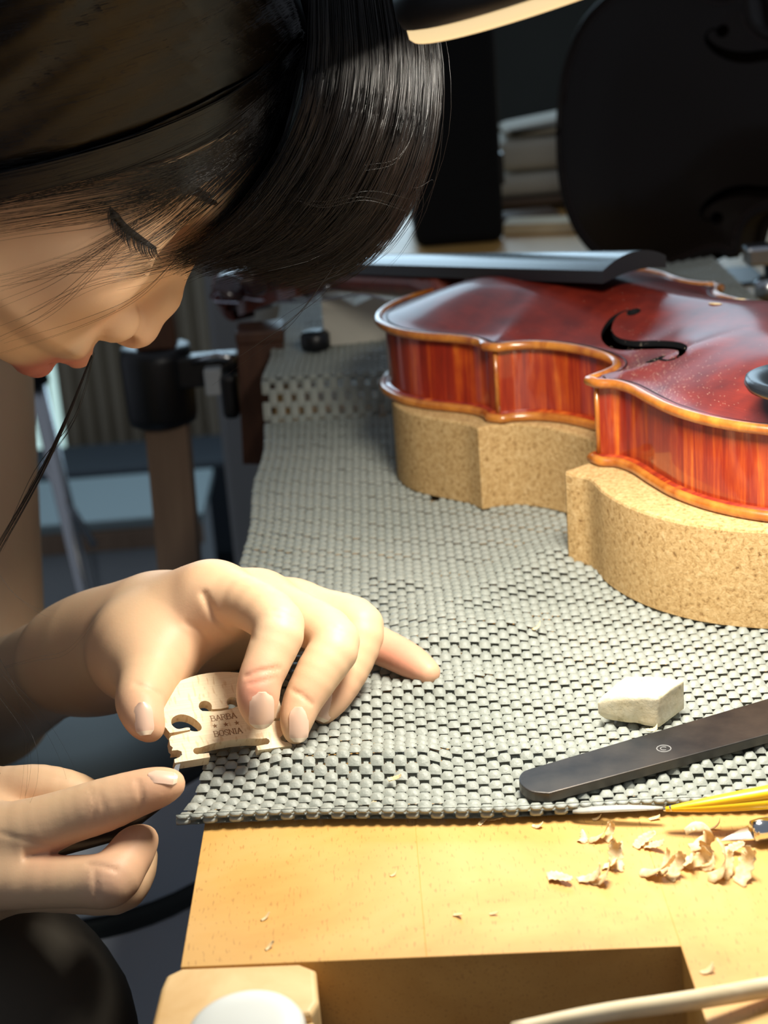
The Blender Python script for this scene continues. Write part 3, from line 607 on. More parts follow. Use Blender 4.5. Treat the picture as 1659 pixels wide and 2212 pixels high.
def glyph(chs, cx, cy, h):
    tot = sum(WD[c] for c in chs); x = -tot/2; V = []; F = []
    for c in chs:
        for a, b in GL[c]:
            a = np.array([a[0]+x+.08, a[1]]); b = np.array([b[0]+x+.08, b[1]]); t = (b-a)/np.linalg.norm(b-a); n_ = np.array([-t[1], t[0]])*(.075 if abs(t[0]) < .5 else .05); e = t*.03
            q = [a-e-n_, b+e-n_, b+e+n_, a-e+n_]; k = len(V); V += [(cx+p[0]*h, cy+p[1]*h, .04) for p in q]; F.append((k, k+1, k+2, k+3))
        x += WD[c]
    return np.array(V), F
def star(cx, cy, r): 
    P = [(cx+(r if i % 2 == 0 else r*.4)*math.sin(i*math.pi/5), cy+(r if i % 2 == 0 else r*.4)*math.cos(i*math.pi/5), .04) for i in range(10)]; return np.array(P+[(cx, cy, .04)]), [(i, 10, (i+1) % 10) for i in range(10)]
lt = bpart('brand_lettering', join(glyph('BARBA', 0.2, 14.2, 2.15), glyph('BOSNIA', 0.2, 7.9, 2.15)), 'burnt_ink')
for i in (-1, 0, 1): bpart('brand_star', star(.2+i*3.9, 12.15, 1.05), 'burnt_ink')
# ================================================================== THE PERSON
per = empty('person', (-300, 620, -330), 'person with dark hair bending low over the bench, cutting the bridge with a knife', 'person')
YM = 620.
fx = lambda px, py: Y(px, py, YM)[[0, 2]]
head_px = [(420, 540), (398, 562), (372, 590), (345, 612), (312, 640), (280, 668), (250, 692), (226, 716), (208, 741), (193, 762), (180, 776), (160, 778), (128, 774), (112, 786), (84, 797), (56, 797), (30, 784), (4, 764), (-25, 772), (-60, 792), (-105, 800), (-150, 775), (-195, 720), (-330, 740), (-480, 860), (-640, 760), (-560, 480), (-420, 300), (-300, 240), (-290, 60), (-240, -120), (-120, -250), (60, -320), (240, -320), (400, -260), (520, -160), (600, -40), (636, 90), (636, 180), (618, 270), (584, 352), (540, 414), (484, 478)]
HP = np.array([fx(*p) for p in head_px]); FWD = np.array([.74, -.67])
def polysdf(px, pz, Pg):
    d = np.full(px.shape, 1e9, np.float32); s = np.ones(px.shape, np.float32); n = len(Pg); j = n-1
    for i in range(n):
        e = Pg[j]-Pg[i]; wx, wz = px-Pg[i][0], pz-Pg[i][1]; t = np.clip((wx*e[0]+wz*e[1])/(e@e), 0, 1); d = np.minimum(d, (wx-e[0]*t)**2+(wz-e[1]*t)**2)
        c1 = pz >= Pg[i][1]; c2 = pz < Pg[j][1]; c3 = e[0]*wz > e[1]*wx; flip = (c1 & c2 & c3) | (~c1 & ~c2 & ~c3); s = np.where(flip, -s, s); j = i
    return s*np.sqrt(d)
RS = ray(200, 620); RS = RS/RS[1]
def hp3(px, py, w): p = fx(px, py); return np.array([p[0]+RS[0]*w, YM+w, p[1]+RS[2]*w])
def head_field(P):
    w = P[0, :, 0, 1]-YM; out = np.empty(P.shape[:3], np.float32); gx, gz = P[:, 0, :, 0], P[:, 0, :, 2]
    for k, ww in enumerate(w):
        q = min(abs(ww)/74., .999); rho = 64*(1-math.sqrt(1-q*q))+4*(q**4)
        out[:, k, :] = -smin(-polysdf(gx-RS[0]*ww+FWD[0]*rho, gz-RS[2]*ww+FWD[1]*rho, HP), np.float32(75-abs(ww)), 30.)*.9
    d = out
    S = lambda px, py, w, r, k, e=(1, 1, 1): smin(d, ellip(P, hp3(px, py, w), np.array(e)*r), k)
    # orbit hollow
    for s in (-1, 1):
        o = ellip(P, hp3(372, 520, s*30), (15, 14, 11)); d = -smin(-d, o, 9)
        d = smin(d, ellip(P, hp3(302, 462, s*33), (13.2, 13.2, 13.2)), 5)
        d = smin(d, cone(P, hp3(440, 455, s*16), hp3(352, 405, s*47), 7, 6), 10)      # brow ridge
        d = smin(d, ellip(P, hp3(170, 560, s*42), (20, 16, 20)), 14)                     # cheek
    # nose
    d = smin(d, cone(P, hp3(392, 556, 0), hp3(348, 640, 0), 5.0, 6.2), 6)
    d = smin(d, cone(P, hp3(348, 640, 0), hp3(296, 697, 0), 6.2, 8.2), 5)
    d = smin(d, ellip(P, hp3(290, 702, 0), (8.4, 9, 8.0)), 3)
    d = smin(d, cone(P, hp3(290, 710, 0), hp3(240, 706, 0), 4.5, 4), 4)
    for s in (-1, 1):
        d = smin(d, ellip(P, hp3(246, 690, s*12.5), (9.2, 6.6, 8.2)), 2.4)
        d = smin(d, cone(P, hp3(238, 684, s*13), hp3(212, 672, s*14.5), 5.2, 3.5), 3)
        n_ = ellip(P, hp3(256, 735, s*6.8), (5.5, 2.9, 5.0)); d = -smin(-d, n_, 2)
        g = np.minimum(cone(P, hp3(238, 634, s*17), hp3(196, 652, s*22), 2.2, 2.8), cone(P, hp3(196, 652, s*22), hp3(158, 676, s*30), 2.8, 1.6)); d = -smin(-d, g, 6)   # crease from the nostril wing
        # lips
        d = smin(d, cone(P, hp3(168, 766, 0), hp3(120, 752, s*11), 4.6, 4.0), 2.4)
        d = smin(d, cone(P, hp3(120, 752, s*11), hp3(44, 738, s*22), 4.0, 2.0), 2.4)
        d = smin(d, cone(P, hp3(80, 777, s*3), hp3(66, 770, s*12), 6.6, 6.0), 1.6)
        d = smin(d, cone(P, hp3(66, 770, s*12), hp3(38, 752, s*21.5), 6.0, 2.8), 1.6)
    sl = cone(P, hp3(136, 780, -1), hp3(94, 768, -12), 1.1, 1.1); sl = np.minimum(sl, cone(P, hp3(94, 768, -12), hp3(36, 744, -25), 1.1, .9)); d = -smin(-d, sl, 2.4)
    lid = cone(P, hp3(236, 440, -48.5), hp3(285, 440, -45.5), 1., 1.); 
    return d
TINT = []
SKIN = (.74, .50, .295)
def tinted(me_V, pts):
    c = np.tile(np.array(SKIN), (len(me_V), 1))
    for p, r, col, st in pts:
        w = st*np.exp(-(np.linalg.norm(me_V-np.asarray(p), axis=1)/r)**2)[:, None]; c = c*(1-w)+np.array(col)*w
    return c
lipc = (.52, .12, .10); red = (.72, .27, .19)
h_ = 1.5
Pg, og = gridof((-215, 535, 85), (-5, 705, 326), h_)
hf = head_field(Pg); 
hf = np.maximum(hf, -(Pg[..., 0]+212))
hV, hQ = nets(hf, og, h_); hV = sm_mesh(hV, hQ, 3)
# scalp: the head surface grown by the thickness of the hair, above the hairline
hl = [(-900, 520), (-300, 470), (0, 405), (150, 368), (280, 325), (400, 268), (500, 212), (580, 158), (640, 112), (760, 60), (760, -900), (-900, -900)]
HLP = np.array([fx(*p) for p in hl]); cf = np.empty_like(hf)
for k, ww in enumerate(Pg[0, :, 0, 1]-YM): cf[:, k, :] = polysdf(Pg[:, 0, :, 0]-RS[0]*ww, Pg[:, 0, :, 2]-RS[2]*ww, HLP)
cf = -smin(-(hf-3.6), -cf, 5.); cf = np.maximum(cf, -(Pg[..., 0]+211))
capV, capQ = nets(cf.astype(np.float32), og, h_); capV = sm_mesh(capV, capQ, 4)
htint = [(hp3(172, 772, 0), 6, lipc, .8), (hp3(150, 770, -7), 6, lipc, .8), (hp3(120, 762, -14), 5.5, lipc, .8), (hp3(84, 752, -20), 5, lipc, .8), (hp3(50, 744, -25), 4, lipc, .7), (hp3(92, 790, -2), 8, lipc, .9), (hp3(80, 786, -9), 8, lipc, .9), (hp3(64, 778, -16), 7.5, lipc, .9), (hp3(44, 762, -22), 6, lipc, .85), (hp3(34, 750, -25), 4, lipc, .7), (hp3(300, 715, 0), 12, red, .18), (hp3(150, 560, -60), 26, red, .15), (hp3(200, 650, -24), 9, red, .3)]
hC = tinted(hV, htint)
# ---- left hand (far arm, fingers over the bridge)
def chain(P, pts, k=4):
    Q = catmull(np.array([[*p, r] for p, r in pts]), (len(pts)-1)*3+1); lo = Q[:, :3].min(0)-Q[:, 3].max()-9; hi = Q[:, :3].max(0)+Q[:, 3].max()+9
    d = np.full(P.shape[:3], 9., np.float32); o = P[0, 0, 0]; h = P[1, 0, 0, 0]-o[0]
    i0 = np.clip(((lo-o)/h).astype(int), 0, None); i1 = np.clip(((hi-o)/h).astype(int)+2, 0, P.shape[:3]); sl = tuple(slice(a, b) for a, b in zip(i0, i1)); S = P[sl]; e = None
    for a, b in zip(Q[:-1], Q[1:]):
        c = cone(S, a[:3], b[:3], a[3], b[3]); e = c if e is None else smin(e, c, .6)
    d[sl] = np.minimum(e, 9); return d
def J(px, py, dd, r): return (D(px, py, dd), r)
LH = dict(
 index=[J(470, 1296, 618, 10.8), J(535, 1302, 606, 9.2), J(600, 1350, 592, 8.9), J(582, 1418, 586, 7.8), J(562, 1468, 582, 7.2), J(557, 1510, 580, 6.9), J(561, 1542, 580, 5.2)],
 middle=[J(560, 1303, 634, 10.2), J(650, 1335, 622, 9.0), J(722, 1385, 610, 8.8), J(690, 1450, 604, 7.9), J(655, 1512, 600, 6.7), J(641, 1555, 597, 5.6), J(638, 1582, 596, 4.0)],
 ring=[J(640, 1320, 648, 9.4), J(715, 1328, 640, 8.8), J(778, 1352, 632, 8.4), J(763, 1425, 627, 7.4), J(726, 1496, 622, 6.4), J(700, 1536, 618, 4.6)],
 little=[J(660, 1332, 664, 8.6), J(760, 1370, 662, 7.6), J(840, 1404, 654, 6.8), J(890, 1430, 646, 6.1), J(924, 1452, 640, 4.6)],
 thumb=[J(300, 1405, 626, 14.5), J(325, 1440, 610, 12.0), J(310, 1488, 597, 9.2), J(302, 1520, 590, 8.0), J(312, 1554, 585, 6.6), J(324, 1572, 584, 4.8)])
def left_hand(P):
    wr = D(150, 1424, 692); d = cone(P, wr, D(330, 1352, 648), 17.5, 17.5)
    for a, b, ra, rb in ((D(215, 1402, 676), D(455, 1294, 620), 15, 12.2), (D(215, 1405, 680), D(555, 1302, 636), 15, 11.2), (D(215, 1412, 684), D(635, 1322, 650), 15, 10.6), (D(220, 1422, 688), D(660, 1340, 666), 15, 10), (D(225, 1410, 672), D(318, 1424, 618), 15.5, 13), (D(300, 1400, 625), D(430, 1320, 625), 13, 11)):
        d = smin(d, cone(P, a, b, ra, rb), 16)
    fingers = None
    for nm, k in (('index', 8), ('middle', 7), ('ring', 7), ('little', 7), ('thumb', 11)):
        c = chain(P, LH[nm]); fingers = c if fingers is None else smin(fingers, c, .8)
        d_ = smin(d, c, k); d = d_ if nm == 'thumb' else np.where(np.linalg.norm(P-LH[nm][0][0].astype(np.float32), axis=-1) < 26, d_, np.minimum(d, c))
    # forearm up to the elbow and the upper arm behind
    d = smin(d, cone(P, wr, Y(-25, 1520, 860), 17.5, 32), 14)
    return d
allp = np.array([p for c in LH.values() for p, r in c]+[D(165, 1400, 692), D(60, 1450, 728)])
Pg, og = gridof(allp.min(0)-22, allp.max(0)+22, 1.1); lf = left_hand(Pg); lf = np.maximum(lf, og[0]+3-Pg[..., 0])
lV, lQ = nets(lf, og, 1.1); lV = sm_mesh(lV, lQ, 2)
lt_ = [(LH['index'][4][0]+camv(0, 0, 8), 9, red, .55), (LH['index'][5][0]+camv(0, 2, 8), 8, red, .6), (LH['middle'][4][0]+camv(0, 0, 8), 9, red, .3), (LH['little'][2][0]+camv(0, 0, 7), 12, red, .6), (LH['little'][3][0]+camv(0, 0, 6), 12, red, .6), (LH['thumb'][4][0], 12, red, .35), (LH['ring'][4][0], 10, red, .4), (D(420, 1380, 605), 16, red, .2), (LH['index'][2][0]+camv(0, 0, 9), 8, (.8, .55, .36), .5), (LH['middle'][2][0]+camv(0, 0, 9), 8, (.8, .5, .33), .5)]
lC = tinted(lV, lt_)
# ---- right hand (near, holding the knife)
RH = dict(
 thumb=[J(-70, 1830, 572, 12.5), J(60, 1795, 568, 10.4), J(140, 1766, 566, 8.9), J(222, 1740, 564, 8.6), J(296, 1714, 563, 7.4), J(344, 1700, 563, 6.4), J(370, 1693, 563, 4.6)],
 index=[J(-70, 1900, 566, 10.5), J(90, 1904, 562, 8.6), J(180, 1904, 560, 8.3), J(236, 1900, 559, 8.9), J(268, 1865, 564, 7.8), J(292, 1830, 570, 7.0), J(312, 1812, 574, 4.6)],
 middle=[J(-60, 1900, 590, 10.5), J(120, 1915, 585, 8.6), J(245, 1922, 580, 8.2), J(285, 1890, 586, 7.4), J(300, 1850, 592, 6.4)],
 back=[J(-80, 1760, 600, 17), J(20, 1712, 592, 9.0), J(90, 1706, 590, 8.4), J(165, 1716, 590, 7.2), J(215, 1735, 590, 5)])
def right_hand(P):
    d = cone(P, D(-130, 1870, 585), D(-40, 1850, 580), 22, 20)
    d = smin(d, cone(P, D(-60, 1840, 585), D(10, 1850, 580), 17, 11), 8)
    for nm, k in (('thumb', 6), ('index', 6), ('middle', 4), ('back', 5)):
        c = chain(P, RH[nm]); d = np.where(P[..., 0] < D(70, 1850, 570)[0], smin(d, c, k), np.minimum(d, c))
    return smin(d, cone(P, D(-130, 1870, 585), np.array([-330., 470., -60.]), 22, 30), 14)
allp = np.array([p for c in RH.values() for p, r in c])
Pg, og = gridof(allp.min(0)-20, allp.max(0)+20, 1.1); rf = right_hand(Pg); rf = np.maximum(rf, og[0]+3-Pg[..., 0])
rV, rQ = nets(rf, og, 1.1); rV = sm_mesh(rV, rQ, 2)
rC = tinted(rV, [(RH['thumb'][5][0], 12, red, .4), (RH['thumb'][3][0]+camv(0, -2, 7), 7, red, .2), (RH['index'][4][0], 12, red, .35), (RH['index'][3][0]+camv(0, 0, 8), 7, (.78, .46, .32), .5), (D(110, 1850, 566), 9, (.6, .2, .14), .6)])
# ---- arms and neck (coarser)
def arms(P):
    d = cone(P, D(150, 1424, 692), Y(-25, 1520, 860), 17.5, 32)
    d = smin(d, cone(P, Y(-25, 1520, 860), Y(-105, 650, 980), 32, 44), 12)
    e = cone(P, D(-130, 1870, 585), np.array([-330., 470., -60.]), 22, 30); e = smin(e, cone(P, np.array([-330., 470., -60.]), np.array([-400., 470., 190.]), 30, 44), 14)
    n_ = cone(P, np.array([-215., 620., 190.]), np.array([-360., 620., 150.]), 50, 55)
    return np.minimum(np.minimum(d, e), n_)
Pg, og = gridof((-470, 400, -150), (-80, 1010, 270), 4.8); af = arms(Pg); aV, aQ = nets(af, og, 4.8); aV = sm_mesh(aV, aQ, 2)
aC = tinted(aV, [])
def proj(P):
    d = P-CAM; c, s = math.cos(PITCH), math.sin(PITCH); fw = d[:, 1]*c-d[:, 2]*s; up = d[:, 1]*s+d[:, 2]*c
    a = d[:, 0]*math.cos(ROLL)-up*math.sin(ROLL); b_ = d[:, 0]*math.sin(ROLL)+up*math.cos(ROLL); return W/2+FPX*a/fw, H/2-FPX*b_/fw
def crease(V, lines):
    x, y = proj(V); vd_ = V-CAM; vd_ = vd_/np.linalg.norm(vd_, axis=1)[:, None]
    for pts, dep, sg in lines:
        d = np.full(len(V), 1e9); q = np.array(pts, float)
        for a, b_ in zip(q[:-1], q[1:]): d = np.minimum(d, seg_d(x, y, a, b_))
        V = V+vd_*(dep*np.exp(-(d/sg)**2))[:, None]
    return V
lV = crease(lV, [([(532, 1462), (560, 1450), (602, 1444)], .7, 5), ([(540, 1478), (570, 1470), (596, 1463)], .45, 4), ([(588, 1318), (612, 1322), (632, 1336)], .35, 4), ([(596, 1333), (618, 1340), (636, 1352)], .3, 4), ([(632, 1492), (652, 1502), (672, 1520)], .7, 5), ([(715, 1352), (740, 1366)], .35, 4), ([(441, 1284), (462, 1330), (500, 1366), (540, 1376)], 1.3, 9), ([(295, 1478), (322, 1490), (346, 1500)], .7, 6), ([(400, 1345), (430, 1360), (452, 1390)], .4, 6), ([(545, 1505), (543, 1560), (560, 1575), (585, 1560), (590, 1508), (568, 1498), (545, 1505)], .25, 4)])
rV = crease(rV, [([(298, 1688), (306, 1725), (300, 1752)], .6, 5), ([(196, 1706), (206, 1740), (200, 1780)], .35, 4), ([(212, 1712), (224, 1742), (218, 1776)], .35, 4), ([(204, 1880), (206, 1920), (212, 1962)], .7, 5), ([(120, 1830), (60, 1815), (0, 1800)], .4, 6), ([(190, 1868), (225, 1872), (250, 1880)], .6, 5)])
bodyV = np.concatenate([hV, lV, rV, aV]); n1_, n2_, n3_ = len(hV), len(hV)+len(lV), len(hV)+len(lV)+len(rV)
bodyQ = np.concatenate([hQ, lQ+n1_, rQ+n2_, aQ+n3_]); bodyC = np.concatenate([hC, lC, rC, aC])
body = part('body', (bodyV, bodyQ), 'skin', per, True)
ca = body.data.color_attributes.new('tint', 'FLOAT_COLOR', 'POINT'); ca.data.foreach_set('color', np.concatenate([bodyC, np.ones((len(bodyC), 1))], 1).astype(np.float32).ravel())
HB = BVHTree.FromPolygons(hV.tolist(), hQ.tolist()); AB = BVHTree.FromPolygons(bodyV.tolist(), bodyQ.tolist())
def hit(px, py, off=0., y=YM-20, tree=None):
    d = ray(px, py); d = d/np.linalg.norm(d); h = (tree or HB).ray_cast(Vector(CAM), Vector(d))
    return (np.array(h[0])-d*off) if h[0] is not None else Y(px, py, y)-d*off
# ---- fingernails: a curved plate with a pale free edge, lying on the finger
def nail(px, py, tx, ty, L, Wd, nrm, name='fingernail'):
    c = hit(px, py, 0, tree=AB); t = camv(tx, ty, 0); n_ = camv(*nrm); n_ = n_/np.linalg.norm(n_)*1.5
    for qx in (-9, 0, 9):
        for qy in (-14, 0, 14):
            d0 = ray(px+qx, py+qy); hh = AB.ray_cast(Vector(CAM), Vector(d0/np.linalg.norm(d0)))
            if hh[0] is not None and np.linalg.norm(np.array(hh[0])-c) < 9: n_ = n_+np.array(hh[1])*(1 if np.array(hh[1])@d0 < 0 else -1)
    n_ /= np.linalg.norm(n_); t = t-n_*(n_@t); t /= np.linalg.norm(t); s = np.cross(n_, t)
    V = []; NU, NV = 9, 9
    for i in range(NU):
        a = -1+2*i/(NU-1)
        for j in range(NV):
            b = -1+2*j/(NV-1); ww = Wd/2*(1-.0*b)*(math.sqrt(max(.15, 1-max(0, -a-.35)**2/.5)) if a < -.35 else math.sqrt(max(0.02, 1-max(0, a-.55)**2/.28)))
            V.append(c+t*a*L/2+s*b*ww+n_*(.42-1.75*b*b*(Wd/9)-.55*a*a))
    F = [(i*NV+j, (i+1)*NV+j, (i+1)*NV+j+1, i*NV+j+1) for i in range(NU-1) for j in range(NV-1)]
    V = np.array(V); V2 = V-n_*1.6; n0 = len(V); F2 = [tuple(reversed([k+n0 for k in f])) for f in F]
    rim = [i*NV for i in range(NU)]+[(NU-1)*NV+j for j in range(1, NV)]+[i*NV+NV-1 for i in range(NU-2, -1, -1)]+[j for j in range(NV-2, 0, -1)]
    Fr = [(rim[i], rim[(i+1) % len(rim)], rim[(i+1) % len(rim)]+n0, rim[i]+n0) for i in range(len(rim))]
    o = part(name, (np.concatenate([V, V2]), F+F2+Fr), 'nail', per, True); o.modifiers.new('e', 'EDGE_SPLIT').split_angle = math.radians(45); o.data.materials.append(MAT['nail_tip'])
    for k, f in enumerate(o.data.polygons):
        if k < len(F) and k//(NV-1) >= NU-2: f.material_index = 1
nail(567, 1536, .03, -1, 12.5, 8.4, (.12, .25, 1)); nail(647, 1566, .02, -1, 12, 6.8, (.3, .2, 1)); nail(702, 1526, -.4, -1, 11, 7.0, (.4, .15, .9)); nail(310, 1552, .12, -1, 11, 6.4, (0, .15, 1)); nail(352, 1674, 1, .0, 9.5, 6.0, (-.05, .95, .3))
# ---- eyelashes and eyebrow
def strand_mesh(paths, rad, sides=3):
    Vs = []; Fs = []; n0 = 0
    for P, r in zip(paths, rad):
        P = np.asarray(P); n = len(P); T = np.gradient(P, axis=0); T /= np.linalg.norm(T, axis=1)[:, None]+1e-9
        N = np.cross(T, np.array([.31, .2, .93])); N /= np.linalg.norm(N, axis=1)[:, None]+1e-9; B = np.cross(T, N)
        tp = np.minimum(1, np.linspace(1.6, .25, n))[:, None]*r; a = 2*np.pi*np.arange(sides)/sides
        V = (P[:, None]+(N[:, None]*np.cos(a)[None, :, None]+B[:, None]*np.sin(a)[None, :, None])*tp[:, None]).reshape(-1, 3); Vs.append(V)
        i = np.arange(n-1)[:, None]*sides; k = np.arange(sides)[None]; k2 = (k+1) % sides
        Fs.append(np.stack([i+k, i+k2, i+sides+k2, i+sides+k], -1).reshape(-1, 4)+n0); n0 += len(V)
    return np.concatenate(Vs), np.concatenate(Fs)
lm = [hit(a, b, .3) for a, b in ((238, 448), (252, 472), (272, 494), (296, 512), (318, 526), (336, 536))]; lmc = catmull(lm, 40)
part('eyelid_line', tube(lmc, np.interp(np.linspace(0, 1, 40), [0, .15, .6, 1], [.3, 1.5, 1.3, .5]), 8), 'lash', per, True)
pa = []
for i in range(46):
    b = lmc[int(np.clip(i/45*39, 0, 39))]; k = i/45; L = 5.0+3.2*math.sin(k*3)+rng.normal(0, .5); d1 = camv(-.05+.5*(k-.3)+rng.normal(0, .08), -1, .5); d1 /= np.linalg.norm(d1); d2 = camv(.35+.4*k, -.55, .5)
    pa.append(catmull([b, b+d1*L*.5, b+d1*L*.75+d2*L*.28], 6))
part('eyelashes', strand_mesh(pa, [.16]*len(pa)), 'lash', per, True, kind='stuff')
pa = []
for i in range(240):
    k = rng.random(); px = 352+k*118; py = 372+k*66+rng.normal(0, 9*(1-.5*k)); a = hit(px, py, .2); b = hit(px-26+rng.normal(0, 5), py-8+rng.normal(0, 4), .5); pa.append(np.array([a, (a+b)/2+camv(0, 0, .3), b]))
part('eyebrow', strand_mesh(pa, [.10]*len(pa)), 'brow', per, True, kind='stuff')
# ---- hair
CB = BVHTree.FromPolygons(capV.tolist(), capQ.tolist())
def cap_pt(px, py, sc=1., y=None):
    d = ray(px, py); d = d/np.linalg.norm(d); c = CB.ray_cast(Vector(CAM), Vector(d))[0]; h = HB.ray_cast(Vector(CAM), Vector(d))[0]
    if c is not None and (h is None or (c-Vector(CAM)).length < (h-Vector(CAM)).length+3): return np.array(c)-d*(.2+(sc-1)*45)
    if h is not None: return np.array(h)-d*(3.0+(sc-1)*45)
    return Y(px, py, (y or 590.))
paths = []; rads = []
def bundle(guides, n, f, npt=16, jit=6., rad=(.09, .17), lin=None, bias=1.):
    """guides: list of equal-length px polylines; f maps px point + depth parameter to place"""
    g = [catmull(np.array(q, float), npt) for q in guides]
    for _ in range(n):
        t = (rng.random()**bias)*(len(g)-1); i = min(int(t), len(g)-2); k = t-i; p = g[i]*(1-k)+g[i+1]*k
        ph = rng.random(p.shape[1])*6; am = rng.normal(0, jit, p.shape[1])*(1 if p.shape[1] == 2 else np.array([1, 1, .8]))
        env = np.linspace(.4, 1.5, npt)[:, None]; p = p+am*env+np.sin(np.linspace(0, 5, npt)[:, None]+ph)*jit*.35*env
        m_ = npt if rng.random() < .6 else rng.integers(int(npt*.6), npt)
        paths.append(np.array([f(*q) for q in p[:m_]])); rads.append(rng.uniform(*rad))
scl = lambda lo, hi: rng.uniform(lo, hi)
bundle([[(540, -190), (320, -130), (140, -90), (0, -60), (-110, -40), (-300, -10), (-470, 30)], [(580, -110), (380, -30), (190, 30), (0, 70), (-110, 100), (-300, 130), (-470, 170)], [(600, -60), (430, 30), (230, 100), (30, 150), (-110, 190), (-300, 220), (-470, 260)], [(630, 0), (480, 90), (290, 170), (90, 230), (-110, 275), (-300, 305), (-470, 345)], [(645, 50), (545, 130), (350, 225), (140, 300), (-110, 345), (-300, 375), (-470, 415)], [(652, 90), (570, 165), (415, 258), (230, 335), (-110, 405), (-300, 435), (-470, 475)], [(652, 140), (580, 225), (425, 312), (240, 365), (-110, 430), (-300, 460), (-470, 500)]], 5200, lambda a, b: cap_pt(a, b, 1.02+.006*math.sin(a*.05+b*.08)), 30, 4, (.11, .21), bias=1.2)
bundle([[(650, 120), (570, 262), (420, 345), (240, 385), (-100, 440)], [(650, 140), (585, 290), (440, 400), (300, 455), (-60, 520)]], 130, lambda a, b: cap_pt(a, b, 1.03), 14, 9, (.07, .15), bias=1.8)
bundle([[(640, 150), (590, 300), (520, 400), (440, 480), (385, 545)], [(640, 130), (560, 290), (440, 395), (350, 475), (230, 560)], [(620, 150), (520, 290), (390, 370), (280, 420), (150, 450)]], 120, lambda a, b: cap_pt(a, b, 1.03), 14, 9, (.07, .15))
bundle([[(655, 100), (610, 300), (545, 420), (480, 500), (400, 560)], [(640, 160), (585, 320), (520, 430), (450, 520), (375, 570)]], 150, lambda a, b: cap_pt(a, b, 1.05), 14, 9, (.08, .16))
YF = [[(676, -30, 575), (672, 150, 570), (630, 300, 575), (548, 430, 582), (455, 520, 590), (372, 566, 600)],
      [(760, -30, 585), (772, 150, 578), (742, 300, 578), (660, 440, 585), (560, 530, 595), (440, 570, 605)],
      [(850, -30, 600), (872, 130, 592), (850, 300, 590), (775, 450, 598), (660, 545, 610), (520, 580, 620)],
      [(915, -30, 625), (936, 130, 618), (922, 300, 616), (858, 455, 622), (755, 560, 632), (630, 606, 640)],
      [(905, -30, 660), (926, 140, 655), (905, 300, 652), (850, 440, 655), (760, 555, 660), (650, 600, 662)]]
bundle(YF, 2600, lambda a, b, y: Y(a, b, y), 16, 11, (.10, .19))
bundle([YF[2], YF[3]], 700, lambda a, b, y: Y(a, b, y-3), 16, 9, (.09, .16))
bundle([YF[3], YF[4]], 60, lambda a, b, y: Y(a, b, y-6), 16, 22, (.06, .1))
def clump(pts, n, jit): wisp(pts, n, jit, lambda a, b: cap_pt(a, b, 1.03), (.08, .15), 20)
def wisp(pts, n, jit, f, rad=(.06, .12), npt=22):
    g = catmull(np.array(pts, float), npt)
    for _ in range(n):
        p = g+rng.normal(0, jit, g.shape[1])*np.linspace(.3, 1.4, npt)[:, None]; paths.append(np.array([f(*q) for q in p])); rads.append(rng.uniform(*rad))
for pts, n, jt in (([(640, 110), (560, 230), (440, 320), (290, 380), (60, 400)], 40, 9), ([(645, 120), (580, 250), (480, 350), (370, 420), (250, 470)], 32, 8), ([(650, 130), (600, 260), (520, 370), (420, 460), (330, 520)], 34, 8), ([(650, 140), (615, 280), (550, 390), (470, 480), (390, 550)], 36, 9), ([(620, 90), (520, 200), (380, 290), (200, 350), (-40, 380)], 46, 11), ([(630, 100), (540, 250), (430, 350), (330, 400), (200, 440)], 22, 10), ([(640, 120), (590, 230), (500, 330), (430, 400), (360, 470)], 26, 10), ([(500, 240), (330, 330), (160, 385), (-40, 440)], 30, 9)): clump(pts, int(n*.6), jt)
for k in (0, 14, 28): wisp([(652, 70+k), (560, 172+k), (440, 250+k), (250, 328+k), (0, 395+k), (-260, 440+k)], 90, 8, lambda a, b: cap_pt(a, b, 1.045), (.10, .18), 26)
FC = lambda a, b: cap_pt(a, b, 1.03, 585)
for pts, n in (([(560, 250), (450, 370), (330, 470), (180, 545), (0, 605)], 9), ([(520, 330), (430, 440), (330, 520), (180, 570), (-20, 606)], 7), ([(600, 330), (500, 450), (380, 530), (240, 560), (120, 570)], 8), ([(470, 360), (380, 420), (230, 470), (60, 490), (-30, 500)], 8), ([(430, 350), (300, 420), (120, 450), (-30, 470)], 8), ([(560, 480), (440, 560), (330, 590), (200, 620), (60, 690)], 5), ([(400, 540), (300, 640), (180, 700), (0, 760)], 3), ([(300, 480), (200, 590), (100, 680), (-20, 740)], 4), ([(620, 430), (500, 520), (400, 560), (300, 590), (230, 600)], 14), ([(580, 470), (470, 520), (360, 545), (280, 560)], 12), ([(350, 430), (240, 520), (120, 600), (0, 650)], 4)):
    wisp(pts, n, 11, FC, (.05, .10))
PY = lambda a, b, y: Y(a, b, y)
wisp([(720, 575, 600), (640, 680, 600), (560, 740, 600), (470, 800, 600)], 3, 8, PY); wisp([(760, 560, 610), (690, 640, 612), (620, 690, 612), (560, 745, 612)], 2, 6, PY)
wisp([(800, 300, 600), (880, 400, 600), (930, 385, 604), (915, 430, 606)], 2, 10, PY); wisp([(640, 430, 575), (700, 440, 574), (790, 420, 574), (880, 440, 578)], 3, 7, PY); wisp([(850, 130, 590), (890, 250, 590), (850, 340, 588), (770, 360, 585)], 4, 9, PY)
wisp([(880, 300, 612), (900, 430, 614), (850, 520, 616), (800, 560, 620)], 8, 12, PY)
wisp([(198, 770, 590), (150, 890, 590), (95, 1010, 590), (40, 1110, 592), (-30, 1230, 595)], 26, 4, PY, (.10, .18)); wisp([(205, 760, 590), (165, 900, 588), (80, 1020, 590), (10, 1180, 592)], 5, 10, PY)
